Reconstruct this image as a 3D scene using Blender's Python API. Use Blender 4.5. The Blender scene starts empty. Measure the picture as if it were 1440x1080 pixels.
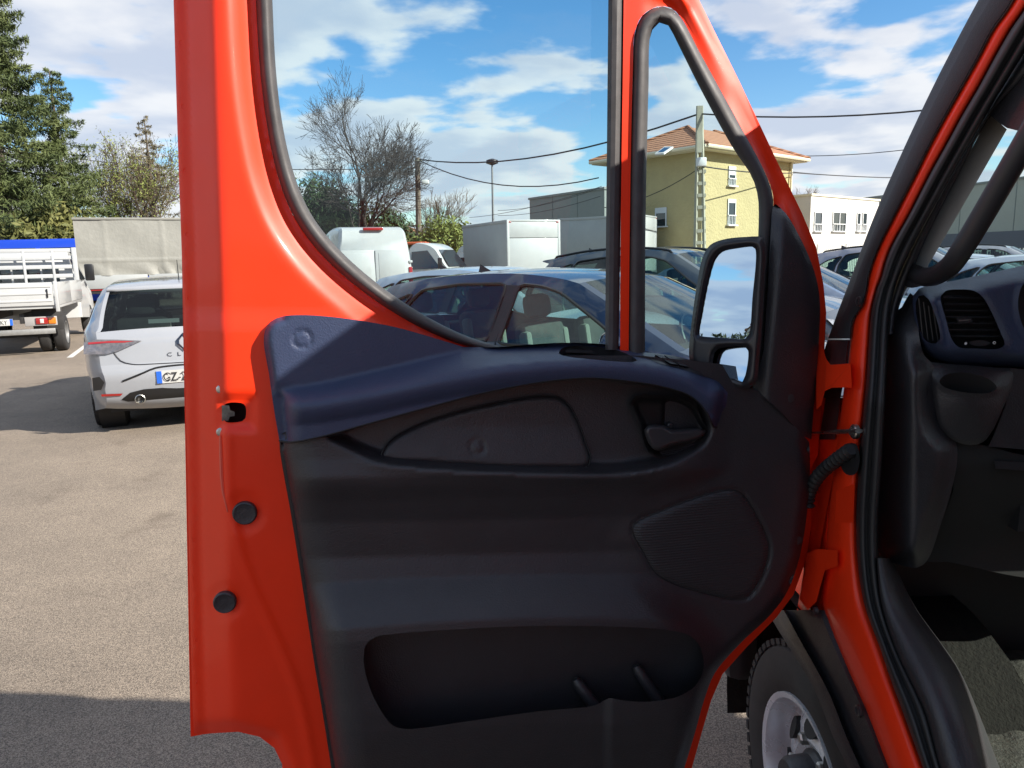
import bpy, bmesh, math, random
import numpy as np
from mathutils import Vector, Matrix, Euler
from mathutils.geometry import delaunay_2d_cdt
random.seed(7)
R = math.radians
sc = bpy.context.scene
C = sc.collection

# ---------------------------------------------------------------- camera
CAMZ, PITCH, ROLL, FPX = 1.56, 9.5, -1.3, 1040.0
cam_d = bpy.data.cameras.new('camera')
cam_d.sensor_width = 36.0
cam_d.lens = 36.0 * FPX / 1440.0
cam_d.clip_start, cam_d.clip_end = 0.05, 6000
cam = bpy.data.objects.new('camera', cam_d)
C.objects.link(cam)
CR = Euler((R(90 - PITCH), 0, 0)).to_matrix() @ Matrix.Rotation(R(ROLL), 3, 'Z')
cam.matrix_world = Matrix.Translation((0, 0, CAMZ)) @ CR.to_4x4()
sc.camera = cam
CO = Vector((0, 0, CAMZ))

# ---------------------------------------------------------------- light and sky
SUN_EL, SUN_BACK = 32.0, 21.5          # elevation; degrees behind the camera's right hand side
S = Vector((math.cos(R(SUN_BACK)) * math.cos(R(SUN_EL)), -math.sin(R(SUN_BACK)) * math.cos(R(SUN_EL)), math.sin(R(SUN_EL))))
sun_d = bpy.data.lights.new('sun', 'SUN')
sun_d.energy = 2.85
sun_d.angle = R(0.53)
sun_d.color = (1.0, 0.93, 0.83)
sun = bpy.data.objects.new('sun', sun_d)
sun.rotation_euler = S.to_track_quat('Z', 'Y').to_euler()
sun.location = (20, -12, 20)
C.objects.link(sun)

w = bpy.data.worlds.new('World')
sc.world = w
w.use_nodes = True
nt = w.node_tree
nt.nodes.clear()
def wn(t, **k):
    n = nt.nodes.new(t)
    for a, b in k.items():
        setattr(n, a, b)
    return n
def wl(a, b):
    nt.links.new(a, b)
def wmath(op, a, b=None, c=None, clamp=False):
    n = wn('ShaderNodeMath', operation=op, use_clamp=clamp)
    for i, v in enumerate((a, b, c)):
        if v is None:
            continue
        if isinstance(v, (int, float)):
            n.inputs[i].default_value = v
        else:
            wl(v, n.inputs[i])
    return n.outputs[0]
sky = wn('ShaderNodeTexSky', sky_type='NISHITA')
sky.sun_disc = False
sky.sun_elevation = R(SUN_EL)
sky.sun_rotation = R(90 + SUN_BACK)
sky.air_density, sky.dust_density, sky.ozone_density = 1.0, 0.25, 2.2
tc = wn('ShaderNodeTexCoord')
sep = wn('ShaderNodeSeparateXYZ')
wl(tc.outputs['Generated'], sep.inputs[0])
zz = wmath('ADD', wmath('MAXIMUM', sep.outputs[2], 0.0), 0.16)
cmb = wn('ShaderNodeCombineXYZ')
wl(wmath('DIVIDE', sep.outputs[0], zz), cmb.inputs[0])
wl(wmath('DIVIDE', sep.outputs[1], zz), cmb.inputs[1])
cmb.inputs[2].default_value = 3.7
def wnoise(scale, detail, rough, dist, off):
    m = wn('ShaderNodeMapping')
    m.inputs['Location'].default_value = off
    wl(cmb.outputs[0], m.inputs['Vector'])
    n = wn('ShaderNodeTexNoise')
    n.inputs['Scale'].default_value = scale
    n.inputs['Detail'].default_value = detail
    n.inputs['Roughness'].default_value = rough
    n.inputs['Distortion'].default_value = dist
    wl(m.outputs[0], n.inputs['Vector'])
    return n.outputs['Fac']
CLOUD_OFF = (4.3, 1.9, 0.0)
n1 = wmath('ADD', wnoise(2.3, 10.0, 0.47, 0.1, CLOUD_OFF), wmath('MULTIPLY', wmath('SUBTRACT', 1.0, wmath('MULTIPLY', sep.outputs[2], 4.0, clamp=True)), 0.05))
n2 = wnoise(2.3, 6.0, 0.47, 0.1, (CLOUD_OFF[0] + 0.07, CLOUD_OFF[1] + 0.02, 0.06))   # the same clouds a step towards the sun: shading
def wramp(fac, lo, hi, smooth=True):
    n = wn('ShaderNodeMapRange', interpolation_type='SMOOTHSTEP' if smooth else 'LINEAR')
    wl(fac, n.inputs['Value'])
    n.inputs['From Min'].default_value = lo
    n.inputs['From Max'].default_value = hi
    return n.outputs['Result']
mask = wramp(n1, 0.415, 0.51)
shade = wramp(n2, 0.42, 0.64)
ccol = wn('ShaderNodeMixRGB')
wl(shade, ccol.inputs['Fac'])
ccol.inputs['Color1'].default_value = (0.57, 0.575, 0.59, 1)
ccol.inputs['Color2'].default_value = (0.38, 0.42, 0.50, 1)
bg1 = wn('ShaderNodeBackground')
hs_ = wn('ShaderNodeHueSaturation'); hs_.inputs['Saturation'].default_value = 1.3
wl(sky.outputs[0], hs_.inputs['Color']); wl(hs_.outputs[0], bg1.inputs[0])
bg1.inputs[1].default_value = 0.055
bg2 = wn('ShaderNodeBackground')
wl(ccol.outputs[0], bg2.inputs[0])
bg2.inputs[1].default_value = 0.50
mix = wn('ShaderNodeMixShader')
wl(wmath('MULTIPLY', mask, 0.93), mix.inputs[0])
wl(bg1.outputs[0], mix.inputs[1])
wl(bg2.outputs[0], mix.inputs[2])
wo = wn('ShaderNodeOutputWorld')
wl(mix.outputs[0], wo.inputs[0])

vs = sc.view_settings
vs.view_transform = 'Standard'
vs.look = 'None'
vs.exposure = 1.72
vs.gamma = 1.0
vs.use_curve_mapping = False
sc.render.engine = 'CYCLES'
sc.cycles.use_denoising = True
sc.cycles.max_bounces = 10
sc.cycles.transparent_max_bounces = 24
sc.cycles.caustics_reflective = False
sc.cycles.caustics_refractive = False

# ---------------------------------------------------------------- pixels to places
def ray(px, py):
    return CR @ Vector(((px - 720.0) / FPX, -(py - 540.0) / FPX, -1.0))
def PX(px, py, X):
    d = ray(px, py); return CO + d * (X / d.x)
def PY(px, py, Y):
    d = ray(px, py); return CO + d * (Y / d.y)
def PZ(px, py, Z=0.0):
    d = ray(px, py); return CO + d * ((Z - CAMZ) / d.z)
DOOR_ANGLE = 80.0
DU = Vector((math.sin(R(DOOR_ANGLE)), math.cos(R(DOOR_ANGLE)), 0))
DN = Vector((math.cos(R(DOOR_ANGLE)), -math.sin(R(DOOR_ANGLE)), 0))
DH = Vector((0.58, 1.40, 0))
def PD(px, py, wv=0.0):
    d = ray(px, py)
    o = DH + DN * wv
    return CO + d * ((o - CO).dot(DN) / d.dot(DN))

# ---------------------------------------------------------------- materials
MATS = {}
def M(name, col, rough=0.5, metal=0.0, coat=0.0, var=0.0, vscale=8.0, bump=0.0, bscale=300.0, spec=0.5, rvar=0.0, emit=None, trans=0.0, coatr=0.05, bdist=0.001, col2=None):
    if name in MATS:
        return MATS[name]
    m = bpy.data.materials.new(name)
    m.use_nodes = True
    t = m.node_tree
    b = t.nodes['Principled BSDF']
    b.inputs['Base Color'].default_value = (*col, 1)
    b.inputs['Roughness'].default_value = rough
    b.inputs['Metallic'].default_value = metal
    b.inputs['Specular IOR Level'].default_value = spec
    b.inputs['Coat Weight'].default_value = coat
    b.inputs['Coat Roughness'].default_value = coatr
    if emit:
        b.inputs['Emission Color'].default_value = (*emit[:3], 1)
        b.inputs['Emission Strength'].default_value = emit[3]
    if trans:
        b.inputs['Transmission Weight'].default_value = trans
    co = t.nodes.new('ShaderNodeTexCoord')
    def noise(scale, detail=4.0, rg=0.6):
        n = t.nodes.new('ShaderNodeTexNoise')
        n.inputs['Scale'].default_value = scale
        n.inputs['Detail'].default_value = detail
        n.inputs['Roughness'].default_value = rg
        t.links.new(co.outputs['Object'], n.inputs['Vector'])
        return n.outputs['Fac']
    if var or col2:
        f = noise(vscale, 6.0, 0.65)
        r = t.nodes.new('ShaderNodeMapRange')
        t.links.new(f, r.inputs['Value'])
        r.inputs['From Min'].default_value, r.inputs['From Max'].default_value = 0.3, 0.7
        mx = t.nodes.new('ShaderNodeMixRGB')
        t.links.new(r.outputs['Result'], mx.inputs['Fac'])
        c2 = col2 or tuple(min(1, c * (1 + var)) for c in col)
        c1 = col if col2 else tuple(c * (1 - var) for c in col)
        mx.inputs['Color1'].default_value = (*c1, 1)
        mx.inputs['Color2'].default_value = (*c2, 1)
        t.links.new(mx.outputs[0], b.inputs['Base Color'])
    if rvar:
        f = noise(vscale * 0.7 + 3, 5.0)
        r = t.nodes.new('ShaderNodeMapRange')
        t.links.new(f, r.inputs['Value'])
        r.inputs['From Min'].default_value, r.inputs['From Max'].default_value = 0.3, 0.7
        r.inputs['To Min'].default_value, r.inputs['To Max'].default_value = max(0.02, rough - rvar), rough + rvar
        t.links.new(r.outputs['Result'], b.inputs['Roughness'])
    if bump:
        f = noise(bscale, 3.0)
        bp = t.nodes.new('ShaderNodeBump')
        bp.inputs['Strength'].default_value = bump
        bp.inputs['Distance'].default_value = bdist
        t.links.new(f, bp.inputs['Height'])
        t.links.new(bp.outputs[0], b.inputs['Normal'])
    MATS[name] = m
    return m
def glass(name, tint, refl=1.0, ior=1.45):
    """clear sheet glass: what lies behind shows tinted, the sky mirrors at a slant"""
    if name in MATS:
        return MATS[name]
    m = bpy.data.materials.new(name)
    m.use_nodes = True
    t = m.node_tree
    t.nodes.clear()
    o = t.nodes.new('ShaderNodeOutputMaterial')
    mx = t.nodes.new('ShaderNodeMixShader')
    tr = t.nodes.new('ShaderNodeBsdfTransparent')
    tr.inputs[0].default_value = (*tint, 1)
    gl = t.nodes.new('ShaderNodeBsdfGlossy')
    gl.inputs['Roughness'].default_value = 0.02
    gl.inputs[0].default_value = (refl, refl, refl, 1)
    fr = t.nodes.new('ShaderNodeFresnel')
    ge = t.nodes.new('ShaderNodeNewGeometry')      # a thin sheet mirrors alike from both sides
    io = t.nodes.new('ShaderNodeMapRange')
    t.links.new(ge.outputs['Backfacing'], io.inputs['Value'])
    io.inputs['To Min'].default_value, io.inputs['To Max'].default_value = ior, 1.0 / ior
    t.links.new(io.outputs['Result'], fr.inputs['IOR'])
    t.links.new(fr.outputs[0], mx.inputs[0])
    t.links.new(tr.outputs[0], mx.inputs[1])
    t.links.new(gl.outputs[0], mx.inputs[2])
    t.links.new(mx.outputs[0], o.inputs[0])
    MATS[name] = m
    return m

# ---------------------------------------------------------------- objects
def tag(o, label=None, cat=None, group=None, kind=None):
    if label: o['label'] = label
    if cat: o['category'] = cat
    if group: o['group'] = group
    if kind: o['kind'] = kind
    return o
def empty(name, loc=(0, 0, 0), rz=0.0):
    o = bpy.data.objects.new(name, None)
    o.empty_display_size = 0.2
    C.objects.link(o)
    o.location = loc
    o.rotation_euler = (0, 0, rz)
    return o
def adopt(o, parent):
    """world-space meshes keep their place under a parent"""
    if parent is not None:
        o.parent = parent
        if parent.type == 'EMPTY':
            o.matrix_parent_inverse = parent.matrix_basis.inverted()
    return o
def mesh(name, verts, faces, mat, parent=None, smooth=True, angle=None):
    me = bpy.data.meshes.new(name)
    me.from_pydata([tuple(v) for v in verts], [], faces)
    me.update()
    if smooth:
        me.polygons.foreach_set('use_smooth', [True] * len(me.polygons))
        if angle:
            me.set_sharp_from_angle(angle=R(angle))
    if isinstance(mat, (list, tuple)):
        for mm in mat:
            me.materials.append(mm)
    else:
        me.materials.append(mat)
    o = bpy.data.objects.new(name, me)
    C.objects.link(o)
    return adopt(o, parent)
class MB:
    """collects shapes; build() links them as one mesh object"""
    def __init__(s):
        s.v, s.f = [], []
    def add(s, v, f):
        n = len(s.v)
        s.v += [Vector(p) for p in v]
        s.f += [tuple(i + n for i in q) for q in f]
        return s
    def box(s, lo, hi, mat=None):
        x0, y0, z0 = lo; x1, y1, z1 = hi
        v = [Vector(p) for p in ((x0,y0,z0),(x1,y0,z0),(x1,y1,z0),(x0,y1,z0),(x0,y0,z1),(x1,y0,z1),(x1,y1,z1),(x0,y1,z1))]
        if mat: v = [mat @ p for p in v]
        return s.add(v, [(0,3,2,1),(4,5,6,7),(0,1,5,4),(1,2,6,5),(2,3,7,6),(3,0,4,7)])
    def bbox(s, lo, hi, b=0.01, mat=None):
        """a box with chamfered edges"""
        bm = bmesh.new()
        c = [(lo[i] + hi[i]) / 2 for i in range(3)]; d = [hi[i] - lo[i] for i in range(3)]
        bmesh.ops.create_cube(bm, size=1.0, matrix=Matrix.Translation(c) @ Matrix.Diagonal((*d, 1)))
        bmesh.ops.bevel(bm, geom=list(bm.edges), offset=min(b, 0.45 * min(d)), segments=2, affect='EDGES', profile=0.5)
        bm.verts.ensure_lookup_table()
        v = [mat @ p.co if mat else p.co.copy() for p in bm.verts]
        bm.verts.index_update()
        f = [tuple(q.index for q in p.verts) for p in bm.faces]
        bm.free()
        return s.add(v, f)
    def tube(s, pts, r, n=8, cap=True, flat=1.0):
        """a pipe along points; r a number or one per point"""
        pts = [Vector(p) for p in pts]
        rs = r if isinstance(r, (list, tuple)) else [r] * len(pts)
        v, f = [], []
        up = None
        for i, p in enumerate(pts):
            t = (pts[min(i + 1, len(pts) - 1)] - pts[max(i - 1, 0)]).normalized()
            if up is None:
                up = Vector((0, 0, 1)) if abs(t.z) < 0.9 else Vector((1, 0, 0))
            a = t.cross(up)
            if a.length < 1e-6: a = t.orthogonal()
            a.normalize()
            b = a.cross(t).normalized()
            up = b
            for k in range(n):
                an = 2 * math.pi * k / n
                v.append(p + a * (math.cos(an) * rs[i]) + b * (math.sin(an) * rs[i] * flat))
        for i in range(len(pts) - 1):
            for k in range(n):
                f.append((i*n + k, i*n + (k+1) % n, (i+1)*n + (k+1) % n, (i+1)*n + k))
        if cap:
            f.append(tuple(range(n))[::-1])
            f.append(tuple((len(pts)-1)*n + k for k in range(n)))
        return s.add(v, f)
    def lathe(s, c, axis, prof, n=32, cap=True):
        """prof: (distance along axis, radius)"""
        axis = Vector(axis).normalized()
        a = axis.orthogonal().normalized(); b = axis.cross(a)
        c = Vector(c)
        v, f = [], []
        for (h, r) in prof:
            for k in range(n):
                an = 2 * math.pi * k / n
                v.append(c + axis * h + a * (r * math.cos(an)) + b * (r * math.sin(an)))
        for i in range(len(prof) - 1):
            for k in range(n):
                f.append((i*n + k, i*n + (k+1) % n, (i+1)*n + (k+1) % n, (i+1)*n + k))
        if cap:
            f.append(tuple(range(n))[::-1])
            f.append(tuple((len(prof)-1)*n + k for k in range(n)))
        return s.add(v, f)
    def prism(s, poly, fn, h0, h1):
        """polygon (2D) pushed from depth h0 to h1 by fn(x, y, h)"""
        n = len(poly)
        v = [fn(x, y, h0) for x, y in poly] + [fn(x, y, h1) for x, y in poly]
        f = [tuple(range(n)), tuple(range(n, 2*n))[::-1]] + [(i, i + n, (i+1) % n + n, (i+1) % n) for i in range(n)]
        return s.add(v, f)
    def build(s, name, mat, parent=None, smooth=True, angle=35):
        return mesh(name, s.v, s.f, mat, parent, smooth, angle)

# ---------------------------------------------------------------- curves and reliefs
def interp(x, xs, ys):
    return float(np.interp(x, xs, ys))
def curve(pts, step=6.0, closed=False):
    """Catmull-Rom through control points, sampled about every step"""
    P = [np.array(p, float) for p in pts]
    n = len(P)
    out = []
    for i in range(n if closed else n - 1):
        if closed:
            p0, p1, p2, p3 = P[i-1], P[i], P[(i+1) % n], P[(i+2) % n]
        else:
            p1, p2 = P[i], P[i+1]
            p0 = P[i-1] if i else 2*p1 - p2
            p3 = P[i+2] if i + 2 < n else 2*p2 - p1
        k = max(1, int(np.linalg.norm(p2 - p1) / step))
        d01 = max(np.linalg.norm(p1-p0), 1e-6) ** .5; d12 = max(np.linalg.norm(p2-p1), 1e-6) ** .5; d23 = max(np.linalg.norm(p3-p2), 1e-6) ** .5
        m1 = (p2-p1) + d12*((p1-p0)/d01 - (p2-p0)/(d01+d12))
        m2 = (p2-p1) + d12*((p3-p2)/d23 - (p3-p1)/(d12+d23))
        for j in range(k):
            t = j / k
            out.append(tuple((2*t**3-3*t*t+1)*p1 + (t**3-2*t*t+t)*m1 + (-2*t**3+3*t*t)*p2 + (t**3-t*t)*m2))
    if not closed:
        out.append(tuple(P[-1]))
    return out
def resample(path, n):
    p = np.array(path, float)
    d = np.concatenate([[0], np.cumsum(np.linalg.norm(np.diff(p, axis=0), axis=1))])
    s = np.linspace(0, d[-1], n)
    return np.stack([np.interp(s, d, p[:, k]) for k in range(p.shape[1])], 1)
def inside(poly, x, y):
    poly = np.array(poly, float)
    res = np.zeros(np.shape(x), bool)
    n = len(poly)
    for i in range(n):
        x1, y1 = poly[i]; x2, y2 = poly[(i+1) % n]
        if y1 == y2: continue
        c = ((y1 > y) != (y2 > y)) & (x < (x2-x1)*(y-y1)/(y2-y1) + x1)
        res ^= c
    return res
def pdist(path, x, y, closed=True):
    """distance from points to a polyline"""
    p = np.array(path, float)
    best = np.full(np.shape(x), 1e9)
    n = len(p)
    for i in range(n if closed else n - 1):
        a = p[i]; b = p[(i+1) % n]
        d = b - a
        L = max(d @ d, 1e-9)
        t = np.clip(((x-a[0])*d[0] + (y-a[1])*d[1]) / L, 0, 1)
        best = np.minimum(best, np.hypot(x - a[0] - t*d[0], y - a[1] - t*d[1]))
    return best
def sst(a, b, x):
    t = np.clip((x - a) / (b - a), 0, 1)
    return t*t*(3-2*t)
def relief(name, outline, hfun, fn, mat, parent=None, step=5.0, holes=(), back=None, hole_back=None, lines=(), smooth=True, angle=None, vec=None):
    """a panel with real relief: outline/holes are 2D loops, hfun(x, y) -> height arrays, fn(x, y, h) -> place.
    back: depth to which the rim is folded back; hole_back: the same for the holes"""
    o = np.array(outline, float)
    lo, hi = o.min(0), o.max(0)
    gx, gy = np.meshgrid(np.arange(lo[0] + step/2, hi[0], step), np.arange(lo[1] + step/2, hi[1], step))
    gx = gx + (np.arange(gx.shape[0]) % 2)[:, None] * step * 0.5
    gx, gy = gx.ravel(), gy.ravel()
    keep = inside(o, gx, gy) & (pdist(o, gx, gy) > step*0.45)
    for h in holes:
        keep &= ~inside(h, gx, gy) & (pdist(h, gx, gy) > step*0.45)
    for l in lines:
        keep &= pdist(l, gx, gy, False) > step*0.45
    pts = list(zip(gx[keep], gy[keep]))
    edges = []
    loops = [list(outline)] + [list(h) for h in holes]
    for lp in loops:
        n0 = len(pts); pts += lp
        edges += [(n0 + i, n0 + (i+1) % len(lp)) for i in range(len(lp))]
    for l in lines:
        n0 = len(pts); pts += list(l)
        edges += [(n0 + i, n0 + i + 1) for i in range(len(l)-1)]
    V, E, Fc, *_ = delaunay_2d_cdt([Vector((float(a), float(b))) for a, b in pts], edges, [], 0, 1e-4)
    xs = np.array([v.x for v in V]); ys = np.array([v.y for v in V])
    F = np.array([f for f in Fc])
    cx, cy = xs[F].mean(1), ys[F].mean(1)
    k = inside(o, cx, cy)
    for h in holes:
        k &= ~inside(h, cx, cy)
    F = F[k]
    hs = np.broadcast_to(np.asarray(hfun(xs, ys), float), xs.shape)
    if vec:
        verts = vec(xs, ys, hs)
    else:
        verts = [fn(float(x), float(y), float(h)) for x, y, h in zip(xs, ys, hs)]
    faces = [tuple(int(i) for i in f[::-1]) for f in F]
    for li, lp in enumerate(loops):
        bk = back if li == 0 else hole_back
        if bk is None: continue
        a = np.array(lp, float)
        hh = np.broadcast_to(np.asarray(hfun(a[:, 0], a[:, 1]), float), (len(lp),))
        n0 = len(verts); n = len(lp)
        verts += [fn(float(p[0]), float(p[1]), float(h)) for p, h in zip(lp, hh)]
        verts += [fn(float(p[0]), float(p[1]), float(bk)) for p in lp]
        for i in range(n):
            j = (i+1) % n
            faces.append((n0+i, n0+j, n0+n+j, n0+n+i))
    return mesh(name, verts, faces, mat, parent, smooth, angle)
def strip(name, A, B, prof, fn, mat, parent=None, n=40, raw=False, smooth=True, angle=None):
    """a ribbon between two 2D paths; prof: (share of the way from A to B, height)"""
    a = resample(A, n); b = resample(B, n)
    v, f = [], []
    m = len(prof)
    for i in range(n):
        for (t, h) in prof:
            p = a[i]*(1-t) + b[i]*t
            hh = h(i/(n-1)) if callable(h) else h
            v.append(fn(float(p[0]), float(p[1]), hh))
    for i in range(n-1):
        for k in range(m-1):
            f.append((i*m+k, i*m+k+1, (i+1)*m+k+1, (i+1)*m+k))
    return mesh(name, v, f, mat, parent, smooth, angle)
# ================================================================ the van: open driver's door
RED = M('red_paint', (0.95, 0.040, 0.005), 0.45, coat=0.22, var=0.04, vscale=5, rvar=0.05, bump=0.015, bscale=900, coatr=0.08, spec=0.35)
BLK = M('black_grained_plastic', (0.028, 0.0275, 0.031), 0.42, spec=0.6, var=0.10, vscale=14, rvar=0.07, bump=0.8, bscale=330, bdist=0.0012)
BLK2 = M('smooth_black_plastic', (0.030, 0.030, 0.033), 0.36, var=0.1, vscale=14, rvar=0.06)
DEEP = M('hollow_black_plastic', (0.014, 0.014, 0.015), 0.7)
NAVY = M('navy_grained_plastic', (0.036, 0.052, 0.105), 0.46, var=0.07, vscale=12, rvar=0.06, bump=0.7, bscale=330, bdist=0.0012)
RUB = M('weathered_rubber_seal', (0.060, 0.057, 0.058), 0.6, var=0.25, vscale=25, rvar=0.1, bump=0.2, bscale=700, bdist=0.0006)
RUBD = M('black_rubber', (0.018, 0.018, 0.019), 0.55, var=0.2, vscale=25)
STEEL = M('zinc_steel', (0.55, 0.54, 0.50), 0.35, metal=1.0, var=0.25, vscale=60, rvar=0.12)
GLS = glass('door_glass', (0.80, 0.925, 0.93))
MIR = M('mirror_silver', (0.46, 0.60, 0.76), 0.0, metal=1.0)

van = empty('van', (1.6, 0.6, 0.0))
tag(van, 'red van with its driver door wide open showing black and navy door trim', 'van')

# ---- paths in the photograph, laid on the plane of the open door
WIN_OUT = curve([(357,-60),(360,0),(366,100),(378,190),(393,255),(415,308),(452,358),(508,408),(575,452),(630,478),(668,490)], 8)
WIN_IN = curve([(380,-60),(383,0),(389,110),(401,195),(418,258),(440,305),(478,352),(535,402),(598,444),(655,472),(706,488)], 8)
EDGE = curve([(242,-60),(244,0),(250,200),(257,400),(262,600),(266,800),(271,1000),(273,1034)], 30)
DOORW = -0.115
VENT_SEAL_OUT = [(884,500),(886,300),(890,100),(893,45),(903,22),(925,9),(943,11),(957,24),(985,75),(1040,175),(1076,243),(1087,275),(1087,300),(1082,400),(1076,500),(1068,530),(1050,543)]
VENT_IN = [(905,492),(907,300),(911,120),(913,52),(918,37),(930,30),(940,36),(950,55),(985,125),(1030,207),(1058,250),(1067,278),(1068,300),(1064,400),(1058,490),(1052,522),(1030,516),(980,505),(940,497)]

# the red shell: inner sheet of the rear edge and window frame
def red_h(x, y):
    ex = np.interp(y, [p[1] for p in EDGE], [p[0] for p in EDGE])
    d = x - ex
    h = np.interp(d, [0, 2, 17, 20, 26, 48, 56, 66], [-0.058, -0.052, -0.050, -0.044, -0.036, -0.010, -0.002, 0.0])
    dw = pdist(WIN_OUT, x, y, False)
    h = h - 0.030*(1 - sst(0, 46, dw))*np.where(y < 492, 1, 0)
    # raised bead running down to the lower corner
    bead = pdist(curve([(318,590),(322,700),(345,800),(385,890),(420,980),(440,1080),(450,1180)], 20), x, y, False)
    h = h + 0.004*np.exp(-(bead/7.0)**2)
    # shallow pads round the plugs and the latch, and a soft step under the shade of the trim corner
    for cx, cy, r in ((345,720,26),(317,845,24)):
        h = h - 0.003*(1 - sst(r*0.8, r*1.3, np.hypot(x-cx, y-cy)))
    rr = np.maximum(np.abs(x-333)/24.0, np.abs(y-580)/22.0)
    h = h - 0.008*(1 - sst(0.8, 1.25, rr))
    h = h + 0.006*sst(430, 470, y - 0.0*x)*(1 - sst(0, 1, np.abs(x-330)/400))
    lowd = pdist([(273,1034),(330,1030),(380,1044),(398,1090)], x, y, False)
    h = h - 0.022*(1 - sst(0, 22, lowd))
    return h
red_out = EDGE + curve([(273,1034),(300,1031),(335,1029),(365,1036),(386,1052),(397,1075),(400,1100),(402,1300)], 8)[1:] + [(760,1300),(760,493),(720,493)] + WIN_OUT[::-1]
LATCH = curve([(316,569),(340,567),(345,571),(345,588),(341,592),(316,592)], 3, True)
door = relief('door', red_out, red_h, PD, RED, van, step=6, holes=[LATCH], back=DOORW, hole_back=-0.06)

# outer skin and lower shell of the door
skin = [(246,-60),(262,500),(273,1034),(300,1031),(335,1029),(365,1036),(386,1052),(397,1075),(402,1290),(560,1292),(900,1292),(962,1120),(984,1040),(1000,985),(1016,948),(1050,910),(1092,868),(1116,836),(1134,785),(1146,705),(1150,640),(1158,520),(1162,440),(1158,400),(1148,340),(1128,300),(1100,242),(1040,115),(976,-14),(950,-60)]
low = [(262,505)] + skin[2:24] + [(1150,545),(1068,545),(1020,540),(960,512),(880,497),(760,493),(690,493),(640,478),(575,450),(480,440),(380,440),(300,470)]
m = MB(); m.prism(low, PD, -0.070, DOORW - 0.006)
m.build('outer_skin', RED, door, smooth=False)
m = MB(); m.prism([(243,-60),(246,0),(262,505),(420,505),(660,494)] + WIN_OUT[::-1], PD, -0.062, DOORW - 0.004)
m.build('outer_frame_skin', RED, door, smooth=False)
m = MB(); m.prism([(0+248,-60),(0+268,1036),(284,1033),(300,-60)], PD, DOORW - 0.002, DOORW - 0.012)
m.build('hem_edge', RED, door, smooth=False)

# front leg of the frame, round the quarter light
ap_in = VENT_SEAL_OUT
front_out = [(872,500),(873,300),(876,100),(878,-60)] + [(950,-60),(976,-14),(1040,115),(1100,242),(1128,300),(1148,348),(1158,400),(1161,440),(1158,520),(1150,640),(1140,660),(1105,640),(1060,560)] + curve(VENT_SEAL_OUT, 8)[::-1]
def front_h(x, y):
    d = pdist([(950,-60),(976,-14),(1040,115),(1100,242),(1128,300),(1148,348),(1158,400),(1161,440),(1158,520),(1150,640)], x, y, False)
    s = pdist(VENT_SEAL_OUT, x, y, False)
    return 0.004 - 0.035*(1 - sst(0, 26, d)) - 0.024*(1 - sst(4, 26, s))*sst(900, 960, x)
relief('quarter_frame', front_out, front_h, PD, RED, door, step=6, back=-0.07)
# division bar with its two rubber channels
strip('window_channel', [(856,-60),(854,150),(852,350),(851,492)], [(879,-60),(876,150),(872,350),(870,492)], [(0,-0.06),(0,-0.004),(0.25,0.006),(0.55,0.008),(0.8,0.004),(1,-0.006)], PD, RUB, door, n=12, angle=40)
strip('quarter_light_seal', curve(VENT_SEAL_OUT, 8), curve([(907,500),(908,300),(912,120),(914,52),(919,37),(930,30),(940,36),(950,55),(985,125),(1030,207),(1058,250),(1066,278),(1067,300),(1063,400),(1057,490),(1051,520),(1040,531)], 8),
      [(0,-0.03),(0.02,0.0),(0.2,0.010),(0.5,0.014),(0.8,0.008),(1,-0.006),(1,-0.06)], PD, RUB, door, n=70)
strip('window_seal', WIN_OUT, WIN_IN, [(0,-0.05),(0.02,-0.024),(0.2,-0.012),(0.5,-0.006),(0.8,-0.012),(0.97,-0.026),(1,-0.07)], PD, RUB, door, n=70)
# sill rubber that closes the window at the belt line
strip('belt_seal', [(640,474),(706,487),(780,486),(852,488)], [(640,482),(706,496),(780,495),(852,498)], [(0,-0.07),(0,-0.03),(0.5,-0.02),(1,-0.02)], PD, RUBD, door, n=16)
# panes
g1 = WIN_IN + [(706,496),(790,496),(854,496),(858,200),(860,-60)]
m = MB(); m.add([PD(x, y, -0.055) for x, y in g1], [tuple(range(len(g1)))]); m.build('window_pane', GLS, door, smooth=False)
g2 = VENT_IN
m = MB(); m.add([PD(x, y, -0.045) for x, y in g2], [tuple(range(len(g2)))]); m.build('quarter_light_pane', GLS, door, smooth=False)

# ---- black door card
CARD_OUT = curve([(393,612),(398,640),(412,716),(424,790),(436,868),(447,940),(456,992),(470,1080)], 12) + [(492,1285)] + [(890,1285)] + \
    curve([(960,1088),(978,1028),(990,985),(1005,947),(1040,906),(1083,865),(1106,834),(1124,785),(1136,710),(1139,650),(1138,622)], 10) + \
    curve([(1135,618),(1115,596),(1090,570),(1062,548),(1030,538)], 10)[1:] + [(1015,512),(960,506),(900,500),(800,500),(700,520),(600,540),(500,575),(420,596)]
BOWL = curve([(455,612),(485,632),(530,650),(600,659),(700,665),(800,668),(870,668),(925,659),(965,645),(992,628),(1003,606),(1000,580),(990,552),(950,530),(880,518),(820,512),(740,518),(640,538),(540,566),(470,594)], 8, True)
POCKET = curve([(511,930),(514,908),(528,896),(560,891),(660,884),(760,880),(860,881),(930,885),(966,892),(982,905),(989,925),(988,946),(976,966),(955,979),(920,986),(885,986),(860,982)], 6) + \
    curve([(856,982),(848,986),(836,992),(760,1000),(660,1014),(590,1024),(568,1025),(552,1020),(538,1003),(523,975),(514,948)], 6)
LEFT_EDGE = [(393,560),(398,640),(412,716),(424,790),(436,868),(447,940),(456,992),(470,1080),(492,1285)]
RIGHT_EDGE = [(930,1180),(960,1088),(978,1028),(990,985),(1005,947),(1040,906),(1083,865),(1106,834),(1124,785),(1136,710),(1139,650),(1135,618)]
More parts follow.
